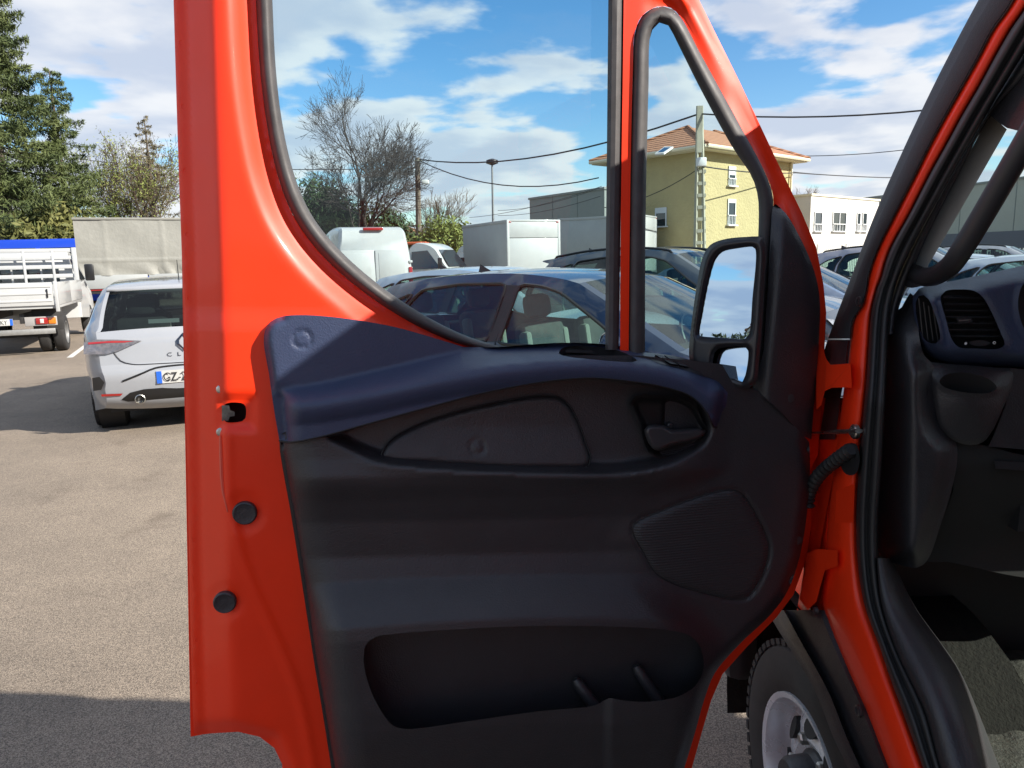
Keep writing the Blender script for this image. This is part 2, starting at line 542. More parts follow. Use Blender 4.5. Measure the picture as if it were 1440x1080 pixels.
GRILLE = curve([(890,741),(935,717),(1000,694),(1030,689),(1043,694),(1058,715),(1076,750),(1082,770),(1078,795),(1066,822),(1050,841),(1030,843),(985,833),(945,820),(922,806),(905,778)], 6, True)
def card_h(x, y):
    # profile down the card: shelf lip, hollow, shoulder of the pocket, pocket wall
    yy = y + 0.02*(x - 700) + 10*np.sin((x - 480)/520.0*math.pi)*sst(760, 860, y)
    base = np.interp(yy, [500,560,640,668,680,700,730,780,815,850,880,900,1000,1030,1060,1100,1180,1290],
                         [0.040,0.042,0.052,0.060,0.057,0.046,0.035,0.034,0.046,0.076,0.100,0.104,0.106,0.104,0.096,0.080,0.064,0.055])
    flat = np.interp(yy, [500,650,760,900,1000,1290], [0.036,0.040,0.042,0.046,0.050,0.045])
    # the shoulder dies out towards the loudspeaker
    line = np.interp(y, [560,660,700,760,830,900,960,1090], [1005,1000,930,890,935,992,1010,985])
    k = 1 - sst(-50, 34, x - line)
    h = flat + (base - flat)*k
    d = pdist(LEFT_EDGE, x, y, False)
    h = h - (h - 0.004)*(1 - np.sqrt(np.clip(1 - (1 - np.clip(d/52.0, 0, 1))**2.2, 0, 1)))
    d = pdist(RIGHT_EDGE, x, y, False)
    h = h - (h - 0.004)*(1 - np.sqrt(np.clip(1 - (1 - np.clip(d/16.0, 0, 1))**2, 0, 1)))
    ins = inside(BOWL, x, y); db = pdist(BOWL, x, y)
    h = h - np.where(ins, 0.040*sst(0, 20, db), 0)
    h = h + np.where(ins, 0, 0.004*np.exp(-(db/9.0)**2)*sst(640, 660, y))
    # crease where the bottle holder steps out of the pocket wall
    h = h + 0.012*sst(848, 862, x)*(1 - sst(930, 990, x))*sst(960, 985, y)
    # groove round the grille, grille very slightly hollow
    dg = pdist(GRILLE, x, y)
    h = h - 0.0040*np.exp(-(dg/2.4)**2)
    return h
card = relief('door_card', CARD_OUT, card_h, PD, BLK, door, step=4.2, holes=[POCKET], back=-0.002, hole_back=0.028, lines=[GRILLE + GRILLE[:1]])
m = MB()
pk = [(x, y) for x, y in POCKET]
m.add([PD(x, y, 0.024) for x, y in pk], [tuple(range(len(pk)))])
m.build('pocket_back', BLK, door, smooth=False)
# hollow of the pocket below the lip: a real bin behind the front wall
m = MB()
floor_h = [(520,1040),(980,1000)]
for (cx, cy, x2, y2) in ((812,960,836,992),(897,942,922,980)):
    a, b = PD(cx, cy, 0.040), PD(x2, y2, 0.050)
    m.tube([a + (a-b)*0.15, a, (a+b)/2, b, b + (b-a)*0.6], [0.006, 0.0105, 0.0115, 0.0125, 0.014], 12)
    m.build('bottle_rest', BLK, door); m = MB()
# black strip seen between card and red shell
strip('card_edge_seal', LEFT_EDGE, [(x + 10, y) for x, y in LEFT_EDGE], [(0,0.0),(0.0,0.006),(0.5,0.010),(1,0.006)], lambda x, y, h: PD(x - 4, y, h), RUBD, door, n=30)

# loudspeaker grille: fine rows
gm = bpy.data.materials.new('speaker_rows'); gm.use_nodes = True
t = gm.node_tree; b = t.nodes['Principled BSDF']
b.inputs['Base Color'].default_value = (0.027, 0.0265, 0.029, 1); b.inputs['Roughness'].default_value = 0.5
co = t.nodes.new('ShaderNodeTexCoord')
wv = t.nodes.new('ShaderNodeTexWave'); wv.bands_direction = 'Z'; wv.inputs['Scale'].default_value = 62.0; wv.inputs['Distortion'].default_value = 0.3
t.links.new(co.outputs['Object'], wv.inputs['Vector'])
vo = t.nodes.new('ShaderNodeTexVoronoi'); vo.inputs['Scale'].default_value = 420.0
t.links.new(co.outputs['Object'], vo.inputs['Vector'])
ad = t.nodes.new('ShaderNodeMath'); ad.operation = 'MULTIPLY_ADD'
t.links.new(vo.outputs['Distance'], ad.inputs[0]); ad.inputs[1].default_value = 0.7; t.links.new(wv.outputs['Fac'], ad.inputs[2])
bp = t.nodes.new('ShaderNodeBump'); bp.inputs['Strength'].default_value = 0.5; bp.inputs['Distance'].default_value = 0.0012
t.links.new(ad.outputs[0], bp.inputs['Height']); t.links.new(bp.outputs[0], b.inputs['Normal'])
gx, gy = 988.0, 767.0
GR2 = [(gx + (x-gx)*0.985, gy + (y-gy)*0.985) for x, y in GRILLE]
relief('speaker_grille', GR2, lambda x, y: card_h(x, y) + 0.0012 + 0.0012*np.clip(pdist(GR2, x, y)/10, 0, 1), PD, gm, door, step=5)

# ---- navy sill moulding
C1 = [(380,551),(393,548),(450,539),(500,528),(560,514),(610,502),(650,493),(700,486),(850,484),(1030,500)]
C2 = [(380,566),(400,565),(450,561),(500,553),(560,541),(620,528),(700,515),(770,508),(830,506),(880,508),(930,517),(970,531),(995,548),(1008,566),(1020,590)]
CB = curve([(1010,602),(1003,600),(994,580),(972,557),(930,543),(880,535),(830,531),(760,537),(680,552),(600,573),(520,595),(450,614),(405,622),(393,620)], 8)
NAVY_OUT = curve([(393,620),(386,580),(378,525),(371,480),(373,464),(381,452),(397,445),(425,443),(470,446),(520,453),(560,461),(606,474),(652,488)], 6) + \
    curve([(652,488),(700,488),(740,485),(790,482),(850,484),(900,492),(950,504),(1000,519),(1017,530),(1023,547),(1021,572),(1016,594),(1010,602)], 8)[1:] + CB[1:-1]
NL = [(393,620),(386,580),(378,525),(371,480),(373,464),(381,452),(397,445)]
def navy_h(x, y):
    c1 = np.interp(x, [p[0] for p in C1], [p[1] for p in C1])
    c2 = np.interp(x, [p[0] for p in C2[:-2]], [p[1] for p in C2[:-2]])
    top = np.interp(x, [390,650,700,1020], [0.030,0.022,-0.028,-0.028])
    prot = np.interp(x, [385,450,700,900,1000,1020], [0.070,0.078,0.088,0.090,0.082,0.070])
    t = np.clip((y - c1)/np.maximum(c2 - c1, 6), 0, 1)
    h = top + (prot - top)*(0.88*t + 0.12*t*t)
    q = np.clip((y - c2)/34.0, 0, 1)
    h = np.where(y > c2, prot + 0.004*np.sin(q*math.pi) - 0.010*q*q, h)
    # softened crest
    h = h - 0.0045*np.exp(-((y-c2)/5.0)**2)
    # left end turns back to the metal
    d = pdist(NL, x, y, False)
    h = h - (h - 0.004)*(1 - np.sqrt(np.clip(1 - (1 - np.clip(d/13.0, 0, 1))**2, 0, 1)))*1.0
    d2 = np.clip((x - np.interp(y, [540,560,622], [392,398,404]))/26.0, 0, 1)
    h = np.where(y > 535, h - (h - 0.022)*(1 - np.sqrt(np.clip(1 - (1-d2)**2, 0, 1)))*sst(535, 558, y), h)
    # round hatch
    r = np.hypot(x-425, y-477)
    h = h - 0.0042*np.exp(-((r-12.2)/1.7)**2)
    # right hand nose rolls away
    d3 = pdist([(1000,519),(1017,530),(1023,547),(1021,572),(1016,594),(1010,602)], x, y, False)
    h = h - 0.03*(1 - sst(0, 16, d3))
    return h
CUP = curve([(786,497),(790,490),(806,486),(830,487),(858,490),(880,497),(896,507),(890,509),(862,508),(830,505),(802,502)], 4, True)
relief('sill_moulding', NAVY_OUT, navy_h, PD, NAVY, door, step=3.6, holes=[CUP], back=-0.004, hole_back=-0.035)
# the tray sunk into the sill: walls go down, floor below
m = MB()
rim = [PD(x, y, float(navy_h(np.array([x]), np.array([y]))[0]) - 0.002) for x, y in CUP]
n = len(rim)
fl = [p + Vector((0, 0.008, -0.016)) for p in rim]
m.add(rim + fl, [(i, (i+1) % n, n + (i+1) % n, n + i) for i in range(n)] + [tuple(range(n, 2*n))])
m.build('sill_tray', BLK2, door)
# switch panel, switches and mirror joystick
SWP = curve([(902,497),(940,499),(985,511),(1008,521),(1010,533),(996,531),(960,519),(925,510)], 5, True)
relief('switch_panel', SWP, lambda x, y: navy_h(x, y) + 0.003, PD, BLK2, door, step=4, back=0.0)
for q in ([(921,500),(931,501),(953,514),(944,513)], [(934,501),(944,503),(968,517),(957,515)]):
    m = MB(); hq = [float(navy_h(np.array([x]), np.array([y]))[0]) for x, y in q]
    m.add([PD(x, y, h + 0.004) for (x, y), h in zip(q, hq)] + [PD(x, y - 1.5, h + 0.010) for (x, y), h in zip(q, hq)],
          [(4,5,6,7),(0,1,5,4),(1,2,6,5),(2,3,7,6),(3,0,4,7)])
    m.build('window_switch', BLK, door, smooth=False)
k = PD(994, 516, float(navy_h(np.array([994.]), np.array([521.]))[0]) + 0.004)
m = MB(); m.lathe(k - Vector((0, 0, 0.012)), (0, 0, 1), [(0,0.004),(0.006,0.004),(0.008,0.0085),(0.013,0.0095),(0.018,0.0085),(0.021,0.005),(0.022,0.001)], 16)
m.build('mirror_joystick', BLK2, door)

# ---- things in the bowl: storage lid, escutcheon, lever
LID = curve([(536,645),(540,630),(552,616),(580,600),(630,582),(690,567),(740,558),(772,556),(790,560),(803,573),(815,597),(825,625),(831,645),(828,655),(815,659),(760,659),(680,657),(600,652),(550,649)], 6, True)
def lid_h(x, y):
    r = np.hypot(x-671, y-629)
    d = pdist(LID, x, y)
    return card_h(x, y)*0 + np.interp(y, [555,600,660], [0.012,0.017,0.036]) - 0.008*(1 - sst(0, 5, d)) - 0.0035*np.exp(-((r-10.0)/1.6)**2)
relief('storage_lid', LID, lid_h, PD, BLK, door, step=4, back=-0.004)
ESC = curve([(886,566),(893,557),(930,556),(955,559),(977,572),(988,592),(997,606),(994,622),(975,636),(940,645),(918,642),(908,628),(900,600)], 6, True)
def esc_h(x, y):
    d = pdist(ESC, x, y)
    deep = sst(930, 944, x)*(1 - sst(604, 612, y))
    return 0.026 + 0.004*(1-sst(0, 6, d)) - 0.030*sst(2, 12, d)*deep - 0.012*sst(3, 12, d)
relief('handle_bowl', ESC, esc_h, PD, M('handle_bowl_plastic', (0.014, 0.014, 0.015), 0.4), door, step=3.5, back=0.0)
LEV = curve([(906,604),(910,599),(934,598),(944,603),(986,602),(993,606),(990,613),(975,620),(945,627),(926,634),(918,631),(911,621)], 4, True)
def lev_h(x, y):
    d = pdist(LEV, x, y)
    return 0.060 - 0.016*(1 - sst(0, 3.5, d)) - 0.010*sst(920, 990, x)
relief('door_handle', LEV, lev_h, PD, M('lever_plastic', (0.045, 0.044, 0.048), 0.28), door, step=3, back=0.012)
a = PD(940, 597, 0.02); m = MB(); m.lathe(a, DN, [(0,0.006),(0.010,0.006),(0.012,0.004)], 12); m.build('handle_pivot', BLK2, door)
for i in range(4):
    p0, p1 = (928 + i*2, 636 + i*2.0), (980 - i*3, 624 + i*3.2)
    m = MB(); m.tube([PD(*p0, 0.022), PD((p0[0]+p1[0])/2, (p0[1]+p1[1])/2 + 1, 0.023), PD(*p1, 0.022)], 0.0011, 6); m.build('grip_rib', BLK2, door)

# ---- corner trim below the quarter light
COR = curve([(1091,287),(1105,300),(1122,328),(1138,362),(1148,392),(1153,425),(1152,470),(1147,540),(1141,618)], 8) + curve([(1135,620),(1115,598),(1090,572),(1062,549)], 8)[1:] + [(1058,545),(1066,525),(1074,490),(1080,400),(1085,300),(1087,290)]
CR_E = [(1091,287),(1105,300),(1122,328),(1138,362),(1148,392),(1153,425),(1152,470),(1147,540),(1141,618)]
def cor_h(x, y):
    d = pdist(CR_E, x, y, False)
    return 0.046 - 0.042*(1 - np.sqrt(np.clip(1 - (1 - np.clip(d/70.0, 0, 1))**2, 0, 1))) - 0.02*(1 - sst(0, 26, x - np.interp(y, [290,545], [1084,1056])))
relief('corner_trim', COR, cor_h, PD, BLK, door, step=5, back=0.0)

# ---- latch, plugs
m = MB(); m.prism([(312,565),(347,565),(347,594),(312,594)], PD, -0.058, -0.062); m.build('latch_well', DEEP, door, smooth=False)
m = MB()
m.prism([(312,570),(322,570),(324,577),(330,579),(330,585),(323,586),(321,592),(312,592)], PD, -0.004, -0.012)
m.build('latch_claw', M('latch_metal', (0.10, 0.10, 0.10), 0.45, metal=0.8, var=0.4, vscale=90), door, smooth=False)
for cx, cy, r in ((345,720,0.0205),(317,845,0.0195)):
    m = MB(); m.lathe(PD(cx, cy, 0.002), DN, [(0,r*0.98),(0.006,r),(0.0085,r*0.96),(0.010,r*0.86),(0.0095,r*0.80),(0.0098,r*0.3),(0.0098,0.0005)], 36)
    m.build('rubber_plug', BLK, door)
for cx, cy in ((311,547),(311,607)):
    m = MB(); m.lathe(PD(cx, cy, -0.010), DN, [(0,0.0075),(0.004,0.0075),(0.006,0.005),(0.0062,0.0005)], 14); m.build('striker_screw', STEEL, door)

# ---- mirror on the outside of the door
MW = -0.17
def mir_plane(px0, py0, depth, target):
    """plane through a point of the ray, mirroring the view towards target"""
    d = ray(px0, py0).normalized(); c = CO + d*depth
    n = (Vector(target).normalized() - d).normalized()
    return c, n
mc, mn = mir_plane(1015, 475, 1.42, (-0.80, -0.60, 0.02))
def PM(px, py, o=0.0):
    d = ray(px, py); c = mc + mn*o
    return CO + d*((c - CO).dot(mn)/d.dot(mn))
G_UP = curve([(982,472),(986,440),(996,390),(1004,365),(1014,354),(1035,349),(1058,347),(1062,350),(1058,420),(1053,470),(1048,476),(1015,475),(985,473)], 5, True)
G_LO = curve([(1005,496),(1010,491),(1048,488),(1052,493),(1048,528),(1044,537),(1030,533),(1004,518),(1003,505)], 5, True)
HOUS = curve([(969,500),(973,450),(981,395),(988,362),(998,345),(1016,337),(1050,333),(1072,334),(1076,345),(1074,420),(1068,500),(1062,540),(1046,546),(1020,538),(985,520),(972,512)], 6, True)
m = MB(); m.add([PM(x, y, 0.0) for x, y in G_UP], [tuple(range(len(G_UP)))]); m.build('mirror_glass', MIR, door, smooth=False)
mc2, mn2 = mir_plane(1030, 512, 1.43, (-0.80, -0.58, 0.20))
def PM2(px, py):
    d = ray(px, py); return CO + d*((mc2 - CO).dot(mn2)/d.dot(mn2))
m = MB(); m.add([PM2(x, y) for x, y in G_LO], [tuple(range(len(G_LO)))]); m.build('wide_angle_glass', MIR, door, smooth=False)
def hz(x, y):
    d = pdist(HOUS, x, y); g = np.minimum(pdist(G_UP, x, y), pdist(G_LO, x, y))
    return 0.004 + 0.012*sst(0, 7, d)*sst(0, 6, g)
relief('mirror_housing', HOUS, hz, PM, BLK2, door, step=3, holes=[G_UP, G_LO], back=-0.085, hole_back=-0.004)
m = MB(); hc = [(x*0.86 + 1020*0.14, y*0.86 + 440*0.14) for x, y in HOUS]
n = len(HOUS)
vv = [PM(x, y, -0.085) for x, y in HOUS] + [PM(x, y, -0.125) for x, y in hc]
m.add(vv, [(i, (i+1) % n, n+(i+1) % n, n+i) for i in range(n)] + [tuple(range(n, 2*n))]); m.build('mirror_shell', BLK2, door)
for py in (400, 520):
    m = MB(); m.tube([PM(1060, py, -0.05), PD(1100, py + 6, -0.10)], 0.022, 10)
    m.build('mirror_arm', BLK2, door)

# pinch weld on the rear edge, its highlight painted as paler red; weld dimples
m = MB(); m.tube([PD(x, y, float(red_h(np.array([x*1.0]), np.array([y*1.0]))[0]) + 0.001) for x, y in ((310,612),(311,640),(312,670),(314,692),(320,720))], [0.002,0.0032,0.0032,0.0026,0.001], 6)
m.build('weld_flange', M('flange_highlight', (0.80, 0.12, 0.07), 0.5), door)
for k, y in enumerate((60, 150, 240, 330, 420, 760, 900, 960)):
    x = interp(y, [p[1] for p in EDGE], [p[0] for p in EDGE]) + 9
    m = MB(); m.lathe(PD(x, y, float(red_h(np.array([x]), np.array([float(y)]))[0]) - 0.0003), DN, [(0,0.0045),(0.0006,0.0040),(0.0002,0.0022),(0.0002,0.0003)], 14); m.build('spot_weld', RED, door)
for cx, cy in ((1112,560),(1122,760),(560,720)):
    m = MB(); m.lathe(PD(cx, cy, float((cor_h if cy < 600 else card_h)(np.array([cx*1.0]), np.array([cy*1.0]))[0]) - 0.0005), DN, [(0,0.0085),(0.0014,0.0080),(0.0018,0.0065),(0.0018,0.0004)], 20)
    if cx != 560: m.build('trim_clip', BLK2, door)

# shut lines between the mouldings
def seam(path, hf, off, r):
    p = np.array(path, float); hh = np.broadcast_to(np.asarray(hf(p[:, 0], p[:, 1]), float), (len(p),))
    m = MB(); m.tube([PD(float(x), float(y), float(h) + off) for (x, y), h in zip(p, hh)], r, 5, cap=False)
    return m.build('seam', DEEP, door)
seam(LID + LID[:1], lambda x, y: lid_h(x, y), 0.006, 0.0014)
seam(CB, navy_h, -0.001, 0.0018)
seam(curve([(1135,620),(1115,598),(1090,572),(1062,549)], 8), cor_h, 0.001, 0.0012)
seam(GRILLE + GRILLE[:1], card_h, 0.0012, 0.0011)

# head of the door frame, above the picture
m = MB(); m.prism([(242,-57),(246,-100),(290,-122),(880,-122),(925,-105),(951,-57),(880,-52),(380,-52)], PD, -0.012, DOORW - 0.004)
m.build('frame_head', RED, door, smooth=False)
# ================================================================ the van: cab round the door opening
def PS(px, py, h=0.0):
    """the side of the cab: upright up to the belt, leaning in above it"""
    z = 1.2
    p = None
    for _ in range(8):
        X = 0.60 + 0.20*max(0.0, z - 1.32) - h
        p = PX(px, py, X)
        z = 0.5*z + 0.5*p.z
    return p
XC = 1.60
def mirx(p):
    return Vector((2*XC - p.x, p.y, p.z))
def ypath(tab, ys):
    t = sorted(tab, key=lambda q: q[0])
    return [(interp(y, [q[0] for q in t], [q[1] for q in t]), y) for y in ys]
def ystrip(name, L, Rr, y0, y1, prof, fn, mat, parent, n=60, angle=None):
    ys = np.linspace(y0, y1, n)
    a = ypath(L, ys); b = ypath(Rr, ys)
    v, f = [], []
    m = len(prof)
    for i in range(n):
        for (t, h) in prof:
            hh = h(ys[i]) if callable(h) else h
            v.append(fn(a[i][0]*(1-t) + b[i][0]*t, ys[i], hh))
    for i in range(n-1):
        for k in range(m-1):
            f.append((i*m+k, i*m+k+1, (i+1)*m+k+1, (i+1)*m+k))
    return mesh(name, v, f, mat, parent, True, angle)
def smooth_tab(tab):
    c = curve([(x, y) for y, x in tab], 6)
    return [(y, x) for x, y in c]

RED_L = smooth_tab([(-60,1462),(-10,1432),(15,1417),(41,1398),(81,1377),(122,1354),(163,1331),(200,1311),(245,1289),(300,1261),(356,1234),(411,1217),(430,1212),(440,1204),(452,1198),(480,1195),(520,1191),(545,1187),(600,1180),(650,1174),(720,1166),(790,1160),(850,1157),(872,1164),(913,1180),(960,1200),(1000,1218),(1080,1249),(1200,1298)])
RED_R = smooth_tab([(-60,1482),(-10,1452),(15,1437),(41,1419),(81,1396),(122,1374),(163,1350),(200,1330),(245,1305),(300,1277),(356,1247),(411,1232),(435,1226),(540,1218),(650,1208),(740,1204),(800,1207),(852,1216),(913,1238),(960,1254),(1000,1269),(1080,1298),(1200,1342)])
SEAL_R = smooth_tab([(-60,1520),(-10,1492),(75,1440),(140,1400),(260,1331),(340,1287),(390,1264),(430,1253),(540,1246),(650,1240),(740,1234),(800,1235),(852,1242),(913,1262),(1000,1303),(1080,1325),(1200,1368)])
RED_L = [(y, x - (3.0 if y < 400 else 0)) for y, x in RED_L]; RED_R = [(y, x + (3.0 if y < 400 else 0)) for y, x in RED_R]
body = ystrip('door_pillar', RED_L, RED_R, -60, 1200, [(0,-0.06),(0,-0.012),(0.12,-0.004),(0.35,0.0),(0.75,0.0),(0.92,-0.006),(1,-0.016),(1.25,-0.03)], PS, RED, van, n=150)
ystrip('door_opening_seal', RED_R, SEAL_R, -60, 1200, [(0.0,-0.03),(0.0,-0.004),(0.12,0.008),(0.26,0.012),(0.40,0.008),(0.50,-0.004),(0.60,0.002),(0.75,0.006),(0.90,0.0),(1,-0.02)], PS, RUBD, van, n=150)
# outer pillar cover beside the windscreen
COV_L = smooth_tab([(-60,1410),(0,1376),(100,1323),(200,1275),(300,1231),(400,1193),(450,1174),(500,1157),(540,1150)])
COV_R = [(y, x + 0.5) for y, x in RED_L]
ystrip('pillar_cover', COV_L, COV_R, -60, 476, [(0,-0.10),(0,-0.03),(0.10,-0.014),(0.3,-0.004),(0.34,0.002),(0.85,0.006),(0.97,0.004),(1,-0.006)], PS, M('pillar_plastic', (0.028, 0.027, 0.029), 0.62, spec=0.3, var=0.1, bump=0.7, bscale=330, bdist=0.001), van, n=70, angle=50)
ystrip('cowl_cover', COV_L, COV_R, 478, 512, [(0,-0.08),(0,-0.03),(0.3,-0.008),(0.36,0.0),(0.9,0.002),(1,-0.006)], PS, BLK, van, n=14, angle=50)
ystrip('fender_liner_edge', [(512,1158),(620,1140)], [(512,1191),(560,1182),(620,1174)], 512, 618, [(0,-0.05),(0.3,-0.026),(0.36,-0.018),(1,-0.016)], PS, BLK2, van, n=14, angle=50)
p = PS(1209, 424, 0.012)
m = MB(); m.lathe(p, (-1, 0, 0), [(0,0.009),(0.003,0.009),(0.004,0.006),(0.003,0.004),(0.003,0.0005)], 18); m.build('cover_screw', BLK2, van)

# hinges, check strap, cable bellows
def slab(name, poly, h0, h1, mat, parent=van, fn=PS):
    m = MB(); m.prism(poly, fn, h0, h1); return m.build(name, mat, parent, smooth=False)
slab('hinge', [(1148,484),(1156,486),(1162,505),(1168,513),(1196,511),(1198,545),(1170,545),(1160,550),(1155,570),(1148,576)], 0.026, -0.004, RED)
slab('hinge', [(1134,778),(1150,772),(1178,774),(1178,796),(1160,802),(1148,846),(1136,858),(1124,842),(1132,806)], 0.012, -0.016, RED)
slab('hinge_back_plate', [(1146,560),(1182,560),(1178,640),(1162,720),(1150,790),(1138,870),(1120,862),(1138,760)], -0.02, -0.06, RED)  # red plate set back behind the hinges
m = MB()
a, b = PS(1140, 609, 0.012), PS(1208, 606, 0.012)
m.tube([a, a.lerp(b, 0.45), a.lerp(b, 0.6), b], [0.004, 0.0045, 0.007, 0.007], 10, flat=0.6)
m.build('check_strap', STEEL, van)
m = MB(); m.lathe(PS(1205, 607, 0.006), (-1, 0, 0), [(0,0.013),(0.006,0.013),(0.008,0.011),(0.0085,0.006),(0.012,0.006),(0.0125,0.0005)], 20); m.build('strap_bolt', STEEL, van)
m = MB()
cp = curve([(1136,712),(1138,692),(1152,668),(1172,650),(1198,632)], 1.6)
pts = [PS(x, y, 0.020) for x, y in cp]
m.tube(pts, [0.0115 + 0.0022*math.sin(i*1.55) for i in range(len(pts))], 14)
m.build('cable_bellows', RUBD, van)
m = MB(); m.prism(curve([(1184,634),(1192,624),(1203,624),(1208,636),(1208,656),(1202,667),(1190,667),(1182,654)], 4, True), PS, 0.014, -0.004); m.build('bellows_socket', RUBD, van)
slab('pillar_recess', [(1176,690),(1202,680),(1200,735),(1174,735)], 0.001, -0.002, RED)

# wheel arch trim and front wheel
ARCH_L = smooth_tab([(858,1077),(867,1083),(897,1101),(935,1125),(974,1147),(1035,1171),(1080,1192),(1200,1238)])
ARCH_R = [(y, x + 1.5) for y, x in RED_L]
ystrip('wheel_arch_trim', ARCH_L, ARCH_R, 858, 1200, [(0,-0.14),(0,0.004),(0.16,0.010),(0.30,0.006),(0.34,-0.010),(0.60,-0.006),(0.9,-0.004),(1,-0.012)], PS, BLK, van, n=50, angle=50)
p = PS(1209, 1000, 0.0)
m = MB(); m.lathe(p, (-1, 0, 0), [(0,0.011),(0.004,0.011),(0.005,0.008),(0.003,0.005),(0.003,0.0005)], 18); m.build('trim_screw', BLK2, van)
m = MB(); m.lathe(PS(1149, 858, 0.004), (-1, 0, 0), [(0,0.008),(0.006,0.007),(0.008,0.0005)], 14); m.build('trim_screw', BLK2, van)

TYRE = M('tyre_rubber', (0.030, 0.027, 0.025), 0.8, var=0.25, vscale=18, bump=0.3, bscale=220, bdist=0.001)
ALU = M('rim_paint', (0.72, 0.74, 0.77), 0.30, metal=0.35, var=0.08, vscale=20, rvar=0.08)
def wheel(name, c, rad, width, parent, side=-1, rim=0.60, rz=0.0, mats=None, detail=True, slots=8):
    """tyre with tread blocks, dished rim with slots, hub; side: -1 faces -X"""
    mats = mats or (TYRE, ALU, BLK2)
    ax = Vector((side*math.cos(rz), side*math.sin(rz), 0))
    c = Vector(c)
    r = rad; rr = rad*rim
    hw = width/2
    m = MB()
    m.lathe(c, ax, [(-hw*0.9,rr),(-hw,r*0.80),(-hw*0.92,r*0.93),(-hw*0.72,r*0.985),(-hw*0.4,r),(0,r),(hw*0.4,r),(hw*0.72,r*0.985),(hw*0.92,r*0.93),(hw*1.0,r*0.82),(hw*0.97,r*0.72),(hw*0.93,rr*1.06),(hw*0.86,rr)], 64, cap=False)
    ty = m.build('tyre', mats[0], parent)
    m = MB()
    e = (c + ax*(hw*0.2))
    m.lathe(c, ax, [(hw*0.88,rr*1.02),(hw*0.95,rr*1.02),(hw*0.92,rr*0.955),(hw*0.70,rr*0.92),(hw*0.35,rr*0.90),(hw*0.30,rr*0.86),(hw*0.52,rr*0.70),(hw*0.60,rr*0.50),(hw*0.42,rr*0.36),(hw*0.40,rr*0.30),(hw*0.40,0.001)], 48, cap=False)
    rm = m.build('rim', mats[1], parent)
    a = ax.orthogonal().normalized(); b2 = ax.cross(a)
    if detail:
        for k in range(slots):
            an = 2*math.pi*(k + 0.25)/slots
            u = a*math.cos(an) + b2*math.sin(an); v2 = ax.cross(u)
            cc = c + ax*(hw*0.57) + u*(rr*0.68)
            m = MB()
            pl = [(math.cos(q)*rr*0.115, math.sin(q)*rr*0.15) for q in np.linspace(0, 2*math.pi, 14, endpoint=False)]
            sl = (ax*rr*0.70*0 + u - ax*0.55*0.5).normalized()
            m.add([cc + u*x - ax*(x*0.42) + v2*y + ax*0.004 for x, y in pl] + [cc + u*x - ax*(x*0.42) + v2*y - ax*0.02 for x, y in pl],
                  [tuple(range(14))] + [(i, (i+1) % 14, 14+(i+1) % 14, 14+i) for i in range(14)])
            m.build('rim_slot', DEEP, rm, smooth=False)
        # shoulder tread blocks
        m = MB()
        N = 60
        for k in range(N):
            an = 2*math.pi*k/N
            u = a*math.cos(an) + b2*math.sin(an); v2 = ax.cross(u)
            cc = c + ax*(hw*0.80) + u*(r*0.972)
            mt = Matrix((( *u, 0), (*v2, 0), (*ax, 0), (0,0,0,1))).transposed()
            mt.translation = cc
            m.box((-0.008, -r*math.pi/N*0.62, -0.016), (0.0065, r*math.pi/N*0.62, 0.013), mt)
        ot = m.build('tread_blocks', mats[0], ty, smooth=False); ot['kind'] = 'stuff'
    return ty, rm
wp = PZ(1098, 899, 0.705)
WC = Vector((wp.x + 0.150, wp.y - 0.01, 0.336))
wt, wr = wheel('front_wheel', WC, 0.336, 0.215, van, rim=0.62, rz=R(3))
m = MB()
hwx = -1
m.lathe(WC + Vector((-0.04, 0, 0)), (-1, 0, 0), [(0,0.085),(0.02,0.085),(0.03,0.075),(0.075,0.070),(0.085,0.062),(0.088,0.03),(0.080,0.024),(0.080,0.001)], 28)
m.build('hub_cap', BLK, wr)
for k in range(6):
    an = 2*math.pi*k/6
    m = MB(); m.lathe(WC + Vector((-0.055, 0.105*math.cos(an), 0.105*math.sin(an))), (-1, 0, 0), [(0,0.014),(0.022,0.014),(0.026,0.010),(0.026,0.001)], 6); m.build('wheel_nut', STEEL, wr, smooth=False)
# liner of the wheel house
m = MB()
v, f = [], []
N = 20
for k in range(N+1):
    an = math.pi*k/N*1.12 - 0.12
    for x in (0.615, 0.98):
        v.append((x, WC.y + 0.02 - 0.455*math.cos(an), 0.34 + 0.455*math.sin(an)))
m.add(v, [(2*k, 2*k+1, 2*k+3, 2*k+2) for k in range(N)])
m.add([(0.98, WC.y + 0.02 - 0.455*math.cos(math.pi*k/N), 0.34 + 0.455*math.sin(math.pi*k/N)) for k in range(N+1)], [tuple(range(N+1))])
m.build('wheel_house', M('carpet_liner', (0.020, 0.020, 0.017), 0.95, spec=0.15, col2=(0.012, 0.012, 0.011), vscale=60, bump=1.0, bscale=140, bdist=0.004), van)
m = MB(); m.bbox((0.60, WC.y + 0.43, 0.33), (0.70, WC.y + 0.75, 0.80), 0.04); m.build('bumper_corner', BLK2, van)

